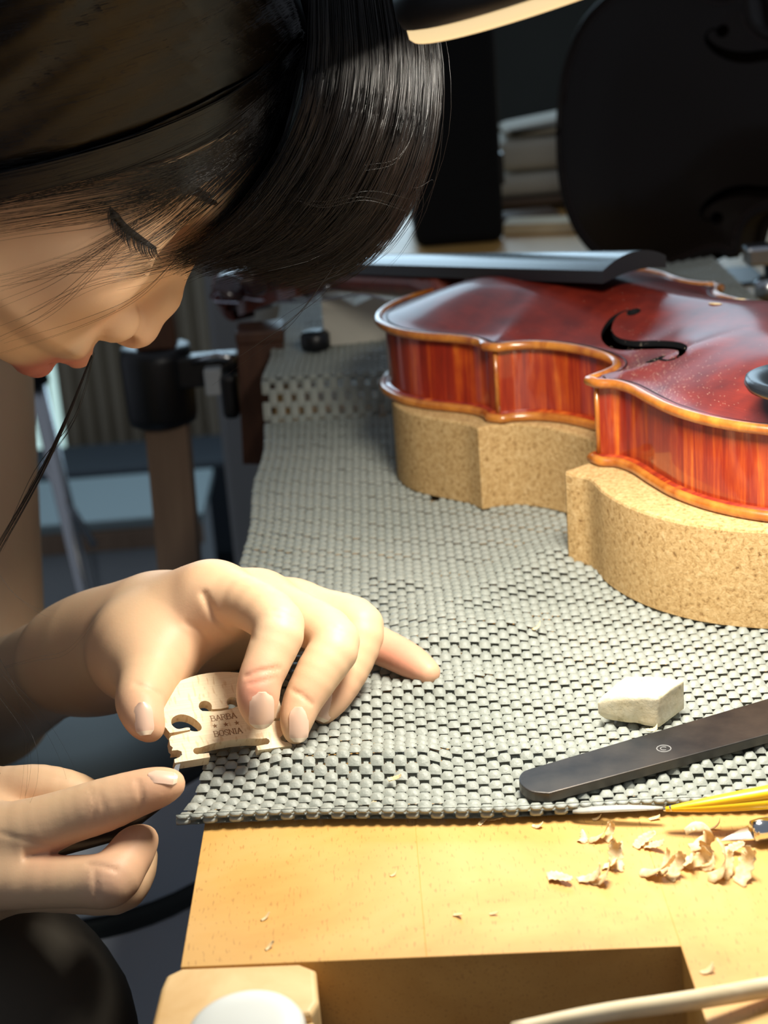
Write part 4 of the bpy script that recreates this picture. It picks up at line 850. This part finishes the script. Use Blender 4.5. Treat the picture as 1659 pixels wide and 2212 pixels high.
for pts in ([(-10, 1400, 540), (40, 1500, 530), (60, 1620, 525), (45, 1760, 522), (0, 1850, 520)], [(-10, 1440, 535), (90, 1560, 528), (150, 1680, 525), (150, 1760, 522)], [(-5, 1500, 535), (60, 1600, 530), (62, 1700, 528), (20, 1790, 527)], [(-10, 1640, 530), (30, 1760, 527), (45, 1900, 525), (20, 2010, 524), (-10, 2080, 522)], [(-10, 1900, 530), (60, 1890, 528), (120, 1870, 528)], [(-5, 1240, 560), (30, 1290, 560), (80, 1330, 562), (130, 1345, 565)], [(10, 1440, 540), (80, 1420, 545), (150, 1400, 550), (225, 1310, 560)]):
    wisp(pts, 2, 9, PY, (.025, .045))
hair_m = strand_mesh(paths, rads)
# dark under-mass: dome over the skull and the forelock hanging beyond the forehead
fp = [(600, -40), (890, -40), (912, 100), (900, 280), (845, 430), (750, 530), (640, 575), (540, 562), (470, 535), (520, 480), (590, 400), (640, 300), (655, 160), (640, 40)]
FPg = np.array([fx(*p) for p in fp])
Pg, og = gridof((-70, 570, 128), (40, 690, 262), 2.2)
sd = polysdf(Pg[..., 0], Pg[..., 2], FPg)
cy = 618+26*np.clip((Pg[..., 0]+40)/60, -1, 1); dd_ = np.abs(Pg[..., 1]-cy)-26
ff = smin(-np.minimum(-sd, -dd_), -np.minimum(-sd, -dd_), .01); q1 = np.maximum(sd+16, 0); q2 = np.maximum(dd_+16, 0); ff = np.minimum(np.maximum(sd+16, dd_+16), 0)+np.sqrt(q1*q1+q2*q2)-16
fV, fQ = nets(ff.astype(np.float32), og, 2.2); fV = sm_mesh(fV, fQ, 3)
mass = join((capV, capQ.tolist()), (fV, fQ.tolist()))
hm = part('hair', (hair_m[0], hair_m[1]), 'hair_strand', per, True, label='straight dark brown hair falling forward over the brow')
part('hair_mass', mass, 'hair_mass', hm, True)
# ---- clothes
def shirt(P):
    d = ellip(P, (-470, 620, -60), (150, 190, 260)); d = smin(d, cone(P, (-360, 640, 120), (-430, 790, 120), 70, 62), 40); d = smin(d, cone(P, (-360, 600, 120), (-430, 450, 120), 70, 62), 40)
    d = smin(d, cone(P, Y(-75, 560, 960), (-430, 800, 130), 50, 62), 30); return smin(d, cone(P, (-392, 470, 150), (-430, 460, 130), 52, 60), 30)
Pg, og = gridof((-680, 370, -360), (-150, 1040, 300), 9); sV, sQ = nets(shirt(Pg).astype(np.float32), og, 9); part('shirt', (sm_mesh(sV, sQ, 2), sQ), 'black_cloth', per, True, label='black short-sleeved top')
kn = D(-80, 2290, 625)
def legs(P):
    d = None
    for dy in (0, 150):
        k = kn+[-dy*.6, dy, 0]; c = smin(cone(P, (-560, 560+dy*.7, -300), k, 85, 60), cone(P, k, (k[0]-40, k[1], FLOOR+70), 58, 42), 20); c = smin(c, cone(P, (k[0]-40, k[1], FLOOR+48), (k[0]+90, k[1], FLOOR+38), 44, 34), 15); d = c if d is None else smin(d, c, 10)
    return d
Pg, og = gridof((-680, 400, FLOOR-4), (60, 900, -20), 11); gV, gQ = nets(legs(Pg).astype(np.float32), og, 11); part('trousers', (sm_mesh(gV, gQ, 2), gQ), 'black_cloth', per, True, label='dark trousers')
st_ = empty('work_stool', (-560, 660, FLOOR), 'dark round stool the person sits on', 'stool')
part('seat', lathe([(150, -405), (170, -400), (172, -392), (150, -388), (.1, -386)], (-560, 660, 0), None, 40), 'black_plastic', st_, True)
part('stem', lathe([(22, FLOOR+30), (22, -405)], (-560, 660, 0), None, 20), 'steel', st_, True)
part('base', lathe([(190, FLOOR+.5), (190, FLOOR+12), (40, FLOOR+34), (20, FLOOR+36)], (-560, 660, 0), None, 40), 'black_plastic', st_, True)
# ---- the knife in the near hand
hk = empty('carving_knife', D(330, 1730, 575), 'slim steel carving knife in the near hand, its blade at the bridge foot', 'knife')
a, b, c_ = D(397, 1618, 586), D(352, 1712, 574), D(376, 1712, 574)
n_ = np.cross(b-a, c_-a); n_ /= np.linalg.norm(n_); V = np.array([a-n_*.3, a+n_*.3, b-n_*.5, b+n_*.5, c_-n_*.2, c_+n_*.2])
part('blade', (V, [(0, 2, 4), (1, 5, 3), (0, 1, 3, 2), (2, 3, 5, 4), (4, 5, 1, 0)]), 'steel', hk)
part('handle', tube([D(366, 1712, 575), D(250, 1790, 583), D(100, 1830, 588)], [2.6, 4.2, 4.4], 12), 'black_plastic', hk, True)
# ================================================================== DESK LAMP
LCn = np.array([73., 524., 257.5]); LR = frame((-.29, -.02, 1.)); LK = np.array([.67, 1.0])
lam = empty('desk_lamp', np.array([334., 760., 0.]), 'black disc-shaped desk lamp hanging above the bench, its diffuser edge glowing', 'lamp')
part('lamp_head', lathe(np.array([(85, -1), (88, -.5), (89, 3), (88, 8), (80, 13), (50, 17), (12, 19), (.1, 19)])*LK, LCn, LR, 64), 'lamp_black', lam, True)
part('diffuser_rim', lathe(np.array([(82, -1), (86.5, -1), (86.8, -4), (85.5, -5), (82, -5.2)])*LK, LCn, LR, 64), 'lamp_rim', lam, True)
part('light_panel', lathe(np.array([(82, -4.6), (82, -4.2), (.1, -4.2)])*LK, LCn, LR, 64), 'lamp_led', lam)
arm = [LCn+LR@np.array([0, 0, 18]), LCn+[60, 60, 90], LCn+[170, 160, 110], np.array([334., 760., 130.]), np.array([334., 760., 2.])]
part('arm', tube(catmull(arm, 30), 6, 12), 'lamp_black', lam, True); part('foot', lathe([(60, .2), (60, 10), (50, 16), (.1, 17)], np.array([334., 760., 0.]), None, 36), 'lamp_black', lam, True)
ll = bpy.data.lights.new('lamp_light', 'AREA'); ll.shape = 'DISK'; ll.size = .105; ll.energy = LAMP_POWER/10; ll.color = (1.0, .94, .83)
lo = bpy.data.objects.new('lamp_light', ll); COL.objects.link(lo); lo.matrix_world = Matrix([[*LR[i], v_/1000] for i, v_ in enumerate(LCn-LR[:, 2]*6.5)]+[[0, 0, 0, 1]])
# ================================================================== TOOLS ON THE MAT AND BENCH
px_ = [(1800, 1467), (1145, 1660), (1129, 1667), (1121, 1680), (1127, 1696), (1148, 1709), (1186, 1713), (1800, 1548)]
bz = 8.2; px_ = [px_[0]]+[tuple(q) for q in catmull(px_[1:7], 26)]+[px_[7]]; bar = np.array([G(*p, bz)[:2] for p in px_])
sb = thing('steel_bar', prism(bar, bz-3.2, bz, .35, 2), 'dark_steel', 'flat dark steel bar with a rounded end lying across the mat', 'steel bar')
c = G(1434, 1617, bz+.02); part('stamped_ring', tube([c+[2.3*math.cos(t), 2.3*math.sin(t), 0] for t in np.linspace(0, 2*math.pi, 28, endpoint=False)], .18, 6, closed=True), 'mark_pale', sb)
part('stamped_ring', tube([c+[1.1*math.cos(t), 1.1*math.sin(t), 0] for t in np.linspace(0.6, 5.2, 16)], .16, 6), 'mark_pale', sb)
A_, B_, C_ = G(1292, 1560, 4.4), G(1424, 1574, 4.4), G(1479, 1533, 4.4); Dd = A_+(C_-B_)*1.0
Pg, og = gridof(np.minimum(np.minimum(A_, Dd), B_)-[6, 6, 3], C_+[8, 10, 18], .7)
pc = np.array([A_, B_, C_, Dd])[:, :2]; s2 = polysdf(Pg[..., 0], Pg[..., 1], pc+[0, 0]); e1 = (B_-A_)/np.linalg.norm(B_-A_); al = ((Pg-A_.astype(np.float32))@e1.astype(np.float32))/np.linalg.norm(B_-A_)
zt_c = 16.2-1.8*np.clip(.35-al, 0, 1)*2+.15*np.sin(Pg[..., 0]*.5+Pg[..., 1]*.3); s3 = np.abs(Pg[..., 2]-(4.4+zt_c)/2)-(zt_c-4.4)/2
rd = np.clip(4.2-3.4*al, .9, 4.2); q1 = np.maximum(s2+rd, 0); q2 = np.maximum(s3+rd, 0); fc_ = np.minimum(np.maximum(s2+rd, s3+rd), 0)+np.sqrt(q1*q1+q2*q2)-rd
fc_ = fc_+.07*np.sin(Pg[..., 0]*1.7)*np.sin(Pg[..., 1]*1.9+Pg[..., 2])+.5*np.exp(-((al-.62)/.1)**2)*np.exp(-((Pg[..., 2]-6)/3)**2)
V, F = nets(fc_.astype(np.float32), og, .7)
thing('chalk_block', (sm_mesh(V, F, 1), F), 'pale_chalk', 'small cream-coloured chalky block with a freshly cut right end on the mat', 'block', smooth=True)
tw = empty('tweezers', G(1500, 1745, 4), 'yellow painted pointed tweezers reaching in over the mat edge from the right', 'tweezers')
for s, nm in ((1, 'upper_arm'), (-1, 'lower_arm')):
    a, b, e = D(1438, 1748, 533), D(1560, 1733+(-4 if s > 0 else 7), 530), D(1800, 1698+(-8 if s > 0 else 20), 526); R = _Y*s
    p = catmull([a, b, e], 14); part(nm, tube(p, np.linspace(1.2, 5.0, 14), 10, squash=(.62, 1.0), up=tuple(_Y)), 'yellow_paint', tw, True)
part('point', tube([D(1434, 1749, 533.5), D(1452, 1746, 532.5)], [.7, 1.5], 8, squash=(.7, 1), up=tuple(_Y)), 'steel', tw)
a, b = G(1238, 1752, 3.4), G(1432, 1745, 5.6)
thing('plastic_strip', tube(catmull([a, (a+b)/2+[0, 0, .4], b], 10), [1.2, 1.7, 1.8, 1.8, 1.8, 1.7, 1.6, 1.4, 1.1, .7], 10, squash=(.45, 1), up=(0, 0, 1)), 'clear_plastic', 'milky translucent plastic strip along the front edge of the mat', 'plastic strip', smooth=True)
kn_ = empty('scalpel', G(1640, 1800, 0), 'small craft knife with a pale blade and chrome collar lying on the bench', 'knife')
a, b, c_ = G(1553, 1818, 1.2), G(1622, 1781, 4.2), G(1628, 1813, 2.6); n_ = np.array([0, 0, .25]); V = np.array([a-n_, a+n_, b-n_, b+n_, c_-n_, c_+n_, G(1640, 1783, 4.2)-n_, G(1640, 1783, 4.2)+n_, G(1640, 1811, 2.6)-n_, G(1640, 1811, 2.6)+n_])
part('blade', (V, [(1, 5, 3), (0, 2, 4), (0, 1, 3, 2), (4, 5, 1, 0), (3, 5, 9, 7), (2, 6, 8, 4), (2, 3, 7, 6), (4, 8, 9, 5)]), 'chrome', kn_)
p0 = G(1622, 1797, 4.0); dr = G(1800, 1768, 4.0)-p0; dr /= np.linalg.norm(dr)
part('collar', lathe([(2.2, 0), (3.3, .6), (3.6, 3), (3.6, 6), (3.2, 6.6), (3.6, 7.2), (3.6, 14), (3.0, 15)], p0+[0, 0, .1], frame(dr), 24), 'chrome', kn_, True)
part('handle', lathe([(3.0, 15), (3.5, 16), (3.9, 40), (3.6, 90), (2.8, 95)], p0+[0, 0, .1], frame(dr), 24), 'black_plastic', kn_, True)
# shavings: thin curled ribbons, each its own thing
def shaving(px, py, L, wd, turn, ang, z0=0.1, seed=0, twist=.4):
    r = random.Random(seed); n = 16; th = np.linspace(0, turn, n); rad = L/max(turn, .4)*np.linspace(1, .7, n); c = G(px, py, z0)
    x = np.cumsum(np.r_[0, np.diff(th)*rad[1:]*np.cos(th[1:]*.9)]); z = np.cumsum(np.r_[0, np.diff(th)*rad[1:]*np.sin(th[1:]*.9)]); z = z-z.min()
    V = []; 
    for i in range(n):
        k = i/(n-1); ww = wd/2*(.35+.65*math.sin(math.pi*min(1, .12+k*.95))**.5)*(1+.18*math.sin(i*2.1+seed)); sk = twist*wd*math.sin(k*3+seed)
        for j, q in enumerate((-1, -.3, .4, 1)): V.append((x[i]-x.mean(), q*ww+sk, z[i]+.25*wd*(q*q-.4)*math.sin(seed+k*2)+.15))
    V = np.array(V); V[:, 2] -= V[:, 2].min(); m_ = 4
    F = [(i*m_+j, (i+1)*m_+j, (i+1)*m_+j+1, i*m_+j+1) for i in range(n-1) for j in range(m_-1)]
    V2 = V+[0, 0, .16]; n0 = len(V); F2 = [tuple(reversed([q+n0 for q in f])) for f in F]; rim = [i*m_ for i in range(n)]+[(n-1)*m_+j for j in range(1, m_)]+[i*m_+m_-1 for i in range(n-2, -1, -1)]+[2, 1]
    Fr = [(rim[i], rim[i]+n0, rim[(i+1) % len(rim)]+n0, rim[(i+1) % len(rim)]) for i in range(len(rim))]
    V = np.concatenate([V, V2])@rotz(ang).T; return V+[c[0], c[1], z0], F+F2+Fr
SH = [(800, 1757, 8, 4, 1.2, .3, 'flat pale shaving tucked under the front edge of the mat'), (1046, 1778, 5, 1.5, 1, 1.0, None), (1076, 1770, 8, 3.2, 1.4, .5, 'rolled shaving beside the mat edge, left of the tweezers'), (1163, 1785, 5, 2, 1.2, -.3, None), (1256, 1812, 4, 2.5, 1, .8, None), (1300, 1815, 7, 3.2, 2.2, -.5, None), (1322, 1812, 6, 3, 2.6, .4, None), (1398, 1826, 7, 3, 1.4, .6, None), (1415, 1834, 6, 3, 1.5, .1, None), (1507, 1836, 17, 5, 5.6, .3, 'tightly curled shaving below the scalpel tip'), (1518, 1852, 6, 3, 3, 1.2, None), (1335, 1846, 5, 2.5, 1.5, .2, None), (1338, 1868, 8, 4, 2.4, .9, None), (1322, 1880, 6, 3, 2, -.4, None), (1212, 1904, 6, 4, .7, .1, 'flat three-cornered shaving, leftmost of the scattered heap'), (1278, 1902, 8, 3, 2, .2, None), (1305, 1900, 9, 4, 2.4, -.3, None), (1428, 1893, 11, 4, 1.8, -.9, None), (1440, 1878, 7, 3, 2.4, .3, None), (1470, 1893, 9, 4, 2.6, .5, None), (1490, 1880, 9, 4, 3, -.2, None), (1508, 1872, 8, 4, 3, .8, None), (1530, 1872, 6, 3, 2.2, .1, None), (1556, 1888, 12, 5, 3.6, -.2, None), (1575, 1885, 8, 3, 2, .6, None), (1620, 1898, 11, 5, 2.6, .5, 'wide curled shaving at the right edge of the scattered heap'), (1590, 1845, 6, 3, 1.6, .4, None), (1415, 1770, 4, 1.6, 1, .6, None), (1545, 1790, 7, 1, 2, .1, None), (1290, 1768, 4, 1.5, 1, 0, None), (575, 1984, 4, 1.3, 1, .3, None), (585, 2048, 4, 1.5, 1.2, .4, None), (990, 1981, 4, 1.2, 1, -.5, None), (1068, 1976, 3, 1, 1, .3, None), (1528, 2098, 5, 2, 1.4, .7, None), (850, 1890, 3, 1, 1, .4, None)]
ORD = 'first second third fourth fifth sixth seventh eighth ninth tenth eleventh twelfth thirteenth fourteenth fifteenth sixteenth seventeenth eighteenth nineteenth twentieth twenty-first twenty-second'.split()
zone = lambda s: 'mat' if s[1] < 1800 else 'notch' if s[1] > 1960 or s[0] < 900 else 'heap'
rank = {}
for z_ in ('mat', 'notch', 'heap'):
    for k, s in enumerate(sorted([s for s in SH if zone(s) == z_ and not s[6]], key=lambda s: s[0])): rank[s[:2]] = ORD[k]
for i, (px, py, L, wd, tu, an, lb) in enumerate(SH):
    on = 0.05
    near = py < 1800
    thing('wood_shaving', shaving(px, py, L*1.35 if zone(SH[i]) == 'heap' else L, wd*1.25 if zone(SH[i]) == 'heap' else wd, tu*.8, an, on, i), 'shaving_wood', lb or {'mat': 'thin loose shaving by the front edge of the mat, %s from the left', 'notch': 'tiny splinter on bare bench wood towards the notch, %s from the left', 'heap': 'pale curled shaving in the heap below the scalpel, %s from the left'}[zone(SH[i])] % rank[(px, py)], 'wood shaving', 'pale wood shavings', smooth=True)
for px, py, L, wd, lb in ((856, 1688, 6, 2.5, 'torn shaving lying on the mat near its front edge'), (1160, 1357, 5.5, 1.8, 'flat pale sliver lying on the middle of the mat'), (1410, 1578, 5, 2.5, 'small curled chip between the chalky block and the steel bar')):
    p = G(px, py, 4.5); thing('wood_shaving', shaving(px, py, L, wd, 1.3, .2, float(zmat(p[0], p[1]))+1.3, px), 'shaving_wood', lb, 'wood shaving', 'pale wood shavings', smooth=True)
# ================================================================== BEHIND THE VIOLIN
O2 = Y(1203, 285, 1330); ud = np.array([.74, -.665, .05]); ud /= np.linalg.norm(ud); vd = np.array([.03, .2, 1.]); vd -= ud*(ud@vd); vd /= np.linalg.norm(vd); zd = np.cross(ud, vd); zd = zd if zd[1] < 0 else -zd
O2 = O2+[0, 0, 108-O2[2]] if False else O2
xf2 = lambda u, v, z: O2+u[..., None]*ud+v[..., None]*vd+(z[..., None]-38)*zd
dv = empty('dark_violin', xf2(np.array([74.]), np.array([-103.]), np.array([20.]))[0], 'nearly black old violin body propped on its side behind the red violin', 'violin')
zd2 = zd
build_violin(dv, xf2, ('old_varnish', 'old_varnish', 'old_varnish'))
bst = empty('prop_block', xf2(np.array([100.]), np.array([-112.]), np.array([20.]))[0]*[1, 1, 0], 'black block propping up the dark violin', 'block')
q = xf2(np.array([100.]), np.array([-108.]), np.array([20.]))[0]; part('pad', box((q[0], q[1], q[2]/2-2), (120, 60, max(6, q[2]-6)), bev=2), 'black_plastic', bst)
q = Y(1640, 590, 1080); cl = empty('metal_clamp', (q[0], q[1], 0), 'small metal clamp beside the far edge of the red violin', 'clamp')
part('screw', tube([(q[0]+8, q[1], 2), (q[0]+8, q[1], q[2]+4)], 5, 12), 'black_plastic', cl, True); part('jaw', box((q[0]+8, q[1], q[2]+12), (34, 18, 12), bev=2), 'steel', cl); part('knob', lathe([(7, 0), (10, 2), (10, 12), (7, 14)], (q[0]+6, q[1]-4, q[2]-16), None, 16), 'steel', cl, True)
a, b = Y(900, 555, 1470), Y(1094, 555, 1470)
ca_ = empty('black_case', ((a[0]+b[0])/2, 1530, 0), 'tall black instrument case standing upright behind the fingerboard', 'case')
part('shell', box(((a[0]+b[0])/2, 1535, 215), (b[0]-a[0], 120, 430), bev=9, seg=3), 'black_matte', ca_, False); part('edge_seam', tube([(b[0]-1.5, 1500, 8), (b[0]+.5, 1500, 200), (b[0]-1.5, 1500, 424)], 2.6, 8), 'black_plastic', ca_, True)
for k, zz in enumerate((60, 250)): part('latch', box((b[0]+1, 1498, zz), (5, 20, 26), bev=1), 'black_plastic', ca_)
q0, q1 = Y(1085, 520, 1640), Y(1260, 415, 1640)
cr_ = empty('wooden_box', ((q0[0]+q1[0])/2+20, 1660, 0), 'dim brown wooden box under the folded cream cloths', 'box')
zt = q1[2]; part('body', box(((q0[0]+q1[0])/2+20, 1665, zt/2+.5), (q1[0]-q0[0]+70, 90, zt-8), bev=2), 'box_wood', cr_); part('lid', box(((q0[0]+q1[0])/2+20, 1665, zt-1), (q1[0]-q0[0]+76, 96, 6), bev=1.5), 'box_wood', cr_)
z0 = zt+2.2
for k, (hh, lbl) in enumerate(((22, 'lowest folded cream cloth of the pile on the brown box'), (30, 'middle folded cream cloth of the pile on the brown box'), (14, 'topmost thin cream cloth, sloping over the pile'))):
    w_ = q1[0]-q0[0]+50-k*8; v, f = box((0, 0, hh/2), (w_, 80-k*4, hh), bev=min(hh*.45, 9), seg=4); v[:, 2] += (v[:, 2] > hh*.5)*(v[:, 0]/w_)*(14 if k == 2 else 2)
    thing('folded_cloth', (v+[(q0[0]+q1[0])/2+18+k*3, 1662, z0], f), 'cream_cloth', lbl, 'cloth', 'folded cream cloths', smooth=True); z0 += hh+.4+(1.2 if k < 2 else 0)
for k in range(2):
    p = Y(1120+k*60, 527+k*10, 1560-k*45); thing('wood_strip', box((p[0], p[1], 5+0*k), (70, 34, 9.5), rotz(.15-k*.4), bev=1), ('box_wood', 'stick_wood')[k], ('short dark wooden strip in front of the brown box', 'short pale wooden strip beside the dark violin')[k], 'wood strip')
# cream jar behind the hair, white neck rest under the pegbox end
q = Y(590, 612, 1240); jr = empty('cream_jar', (q[0], q[1], 0), 'cream round-shouldered jar behind the violin scroll', 'jar')
part('pot', lathe([(15, .3), (17, 2), (18, q[2]+12), (15.5, q[2]+24), (9, q[2]+30)], (q[0], q[1], 0), None, 32), 'cream_cloth', jr, True); part('lid', lathe([(9.5, q[2]+30), (9.5, q[2]+36), (2, q[2]+39)], (q[0], q[1], 0), None, 24), 'cream_cloth', jr, True)
a, b = Y(706, 698, 1040), Y(842, 698, 1040); zb_ = float(zmat(np.array(a[0]), np.array(1040.)))+1.3; zt_ = Y(760, 650, 1040)[2]
poly = [(a[0]-2, zb_), (b[0]+4, zb_), (b[0]+4, zt_-1), (b[0]-8, zt_+3), (b[0]-18, zt_-1), (a[0]+18, zt_-2), (a[0]+9, zt_+4), (a[0]-2, zt_+5)]
n = len(poly); V = np.array([(x, y, z) for y in (1034, 1054) for x, z in poly]); F = [tuple(range(n)), tuple(range(2*n-1, n-1, -1))]+[(i, i+n, (i+1) % n+n, (i+1) % n) for i in range(n)]
thing('neck_rest', (V, F), 'paper', 'small white notched block on the far end of the mat under the neck', 'neck rest')
q = Y(680, 725, 1030); thing('rubber_foot', lathe([(8, 0), (9, 1), (9, 9), (7, 11), (.1, 11.5)], (q[0], 1032, float(zmat(np.array(q[0]), np.array(1032.)))+1.3), None, 24), 'black_plastic', 'black round rubber foot beside the white neck rest', 'rubber foot', smooth=True)
# ================================================================== FAR LEFT OF THE ROOM
pq, pe = Y(365, 900, 1100), Y(378, 1260, 1100); ps = empty('post_stand', (pe[0], 1100, FLOOR), 'wooden post with a black clamp collar standing left of the bench', 'stand')
V, F = box((0, 0, 0), (27, 27, 1)); top = np.array([pq[0], 1100, pq[2]+40]); bot = np.array([pe[0]-16, 1100, FLOOR+18]); V = np.array([(top if v[2] > 0 else bot)+[v[0], v[1], 0] for v in V]); part('post', (V, F), 'post_wood', ps)
part('foot', box((bot[0], 1100, FLOOR+9.2), (150, 150, 18), bev=3), 'post_wood', ps)
ct, cbm = Y(345, 745, 1100), Y(345, 915, 1100); cx_ = (Y(268, 830, 1100)[0]+Y(420, 830, 1100)[0])/2; cr2 = (Y(420, 830, 1100)[0]-Y(268, 830, 1100)[0])/2
co = part('clamp_collar', lathe([(cr2*.8, cbm[2]), (cr2*.96, cbm[2]+2), (cr2, cbm[2]+8), (cr2*1.03, ct[2]-8), (cr2*.98, ct[2]-1), (cr2*.6, ct[2])], (cx_, 1100, 0), None, 36), 'black_plastic', ps, True)
part('post_top', box((cx_+2, 1100, ct[2]+28), (26, 26, 60), bev=3), 'dark_board', ps)
k0, k1 = Y(415, 800, 1090), Y(515, 800, 1090); part('clamp_arm', box(((k0[0]+k1[0])/2-4, 1090, k0[2]), (k1[0]-k0[0]+10, 16, 20), bev=2), 'black_plastic', ps); q = Y(462, 822, 1078); part('clamp_nut', box(q, (11, 12, 17), bev=1), 'pale_board', ps); q = Y(498, 850, 1078); part('clamp_knob', box(q, (11, 20, 30), bev=4, seg=3), 'black_plastic', ps)
part('clamp_lever', tube([Y(418, 780, 1078), Y(470, 768, 1074), Y(505, 775, 1070)], 2.6, 10), 'steel', ps, True)
a, b = Y(424, 480, 1500), Y(640, 1250, 1500); cbn = empty('grey_cabinet', ((a[0]+b[0])/2, 1600, FLOOR), 'tall plain grey cabinet behind the bench on the left', 'cabinet')
part('body', box(((a[0]+b[0])/2, 1610, (FLOOR+70)/2), (b[0]-a[0], 200, 70-FLOOR-1), bev=3), 'grey_laminate', cbn); part('door', box(((a[0]+b[0])/2, 1506, (FLOOR+60)/2), (b[0]-a[0]-8, 7, 40-FLOOR), bev=1.5), 'grey_laminate', cbn)
a, b = Y(72, 800, 1700), Y(192, 1310, 1700); sx = empty('tube_stand', (b[0]+20, 1700, FLOOR), 'slanting chrome tube stand in the left background', 'stand')
d_ = (b-a)/np.linalg.norm(b-a); e = a+d_*((FLOOR+8-a[2])/d_[2]); part('tube', tube([a, e], 9, 14), 'steel', sx, True); part('tube_head', tube([a-d_*30, a+d_*14], 14, 14), 'black_plastic', sx, True); part('brace', tube([Y(92, 1000, 1700), Y(205, 1180, 1690)], 4, 8), 'steel', sx, True); part('foot', box((e[0], 1700, FLOOR+4), (140, 40, 7.5), bev=2), 'black_plastic', sx)
def slab(name, x0, y0, x1, y1, yy, dep, mt, parent): 
    p, q = Y(x0, y0, yy), Y(x1, y1, yy); return part(name, box(((p[0]+q[0])/2, yy+dep/2, (p[2]+q[2])/2), (abs(q[0]-p[0]), dep, abs(p[2]-q[2])), bev=2), mt, parent)
lw = empty('low_cabinet', (-420, 2350, FLOOR), 'low cabinet with a grey top and brown edge in the left background', 'cabinet')
p, q = Y(-60, 1170, 2200), Y(450, 1205, 2200); part('top', box(((p[0]+q[0])/2, 2300, p[2]+8), (q[0]-p[0], 200, 14), bev=2), 'teal_grey', lw); part('edge_band', box(((p[0]+q[0])/2, 2204, p[2]-14), (q[0]-p[0]-6, 14, 28), bev=2), 'post_wood', lw)
bh = p[2]-30-FLOOR; part('body', box(((p[0]+q[0])/2, 2310, FLOOR+bh/2+.5), (q[0]-p[0]-20, 160, bh), bev=2), 'pale_board', lw)
for k in range(2): part('door', box((p[0]+(q[0]-p[0])*(.27+.46*k), 2228, FLOOR+bh/2+4), ((q[0]-p[0])*.43, 7, bh-20), bev=1.5), 'pale_board', lw)
p, q = Y(-40, 1090, 2560), Y(420, 1000, 2560); sf = empty('dark_bench_seat', ((p[0]+q[0])/2, 2640, FLOOR), 'long dark navy padded bench in the far left background', 'bench')
part('cushion', box(((p[0]+q[0])/2, 2640, (q[2]+p[2])/2-60), (q[0]-p[0]+200, 160, q[2]-p[2]+120), bev=14, seg=3), 'dark_navy', sf); part('base', box(((p[0]+q[0])/2, 2640, (FLOOR+p[2]-122)/2), (q[0]-p[0]+160, 140, p[2]-122-FLOOR-1), bev=3), 'black_plastic', sf)
p, q = Y(150, 1010, 2940), Y(440, 500, 2940); n = 60; V = []
for k in range(n+1):
    x = p[0]+(q[0]-p[0])*k/n; V += [(x, 2935+14*math.sin(k*1.1), FLOOR+40), (x, 2935+14*math.sin(k*1.1), q[2]+300)]
V = np.array(V); V = np.concatenate([V, V+[0, 4, 0]]); m2 = 2*(n+1); F = [(2*k, 2*k+2, 2*k+3, 2*k+1) for k in range(n)]+[(m2+2*k, m2+2*k+1, m2+2*k+3, m2+2*k+2) for k in range(n)]
thing('curtain', (V, F), 'beige_cloth', 'dim beige curtain hanging on the far wall behind the face', 'curtain', smooth=True)
p, q = Y(62, 1010, 2985), Y(150, 780, 2985); w2 = thing('window_2', box(((p[0]+q[0])/2, 2996, (p[2]+q[2])/2), (q[0]-p[0], 6, q[2]-p[2]+40)), 'window_glow', 'narrow bright slit of window in the far wall', None, kind='structure')
part('window_frame', join(box((p[0]-8, 2990, (p[2]+q[2])/2), (14, 14, q[2]-p[2]+60)), box((q[0]+8, 2990, (p[2]+q[2])/2), (14, 14, q[2]-p[2]+60)), box(((p[0]+q[0])/2, 2990, (p[2]+q[2])/2), (10, 12, q[2]-p[2]+60))), 'dark_navy', w2)
# blue-grey bin beside the bench
q = Y(345, 1800, 810); bn_ = empty('round_bin', (q[0]-62, 912, FLOOR), 'round blue-grey bin with a dark band beside the bench', 'bin')
zt = q[2]+9; c = (q[0]-62, 912, 0)
part('body', lathe([(86, FLOOR+.5), (90, FLOOR+6), (100, zt-74)], c, None, 48), 'bin_blue', bn_, True); part('band', lathe([(98, zt-74), (97, zt-58)], c, None, 48), 'bin_dark', bn_, True)
part('collar', lathe([(101, zt-58), (102, zt-56), (103, zt-3), (101, zt)], c, None, 48), 'bin_blue', bn_, True); part('lid', lathe([(101, zt+.2), (96, zt+6), (40, zt+10), (.1, zt+10.5)], c, None, 48), 'bin_dark', bn_, True)
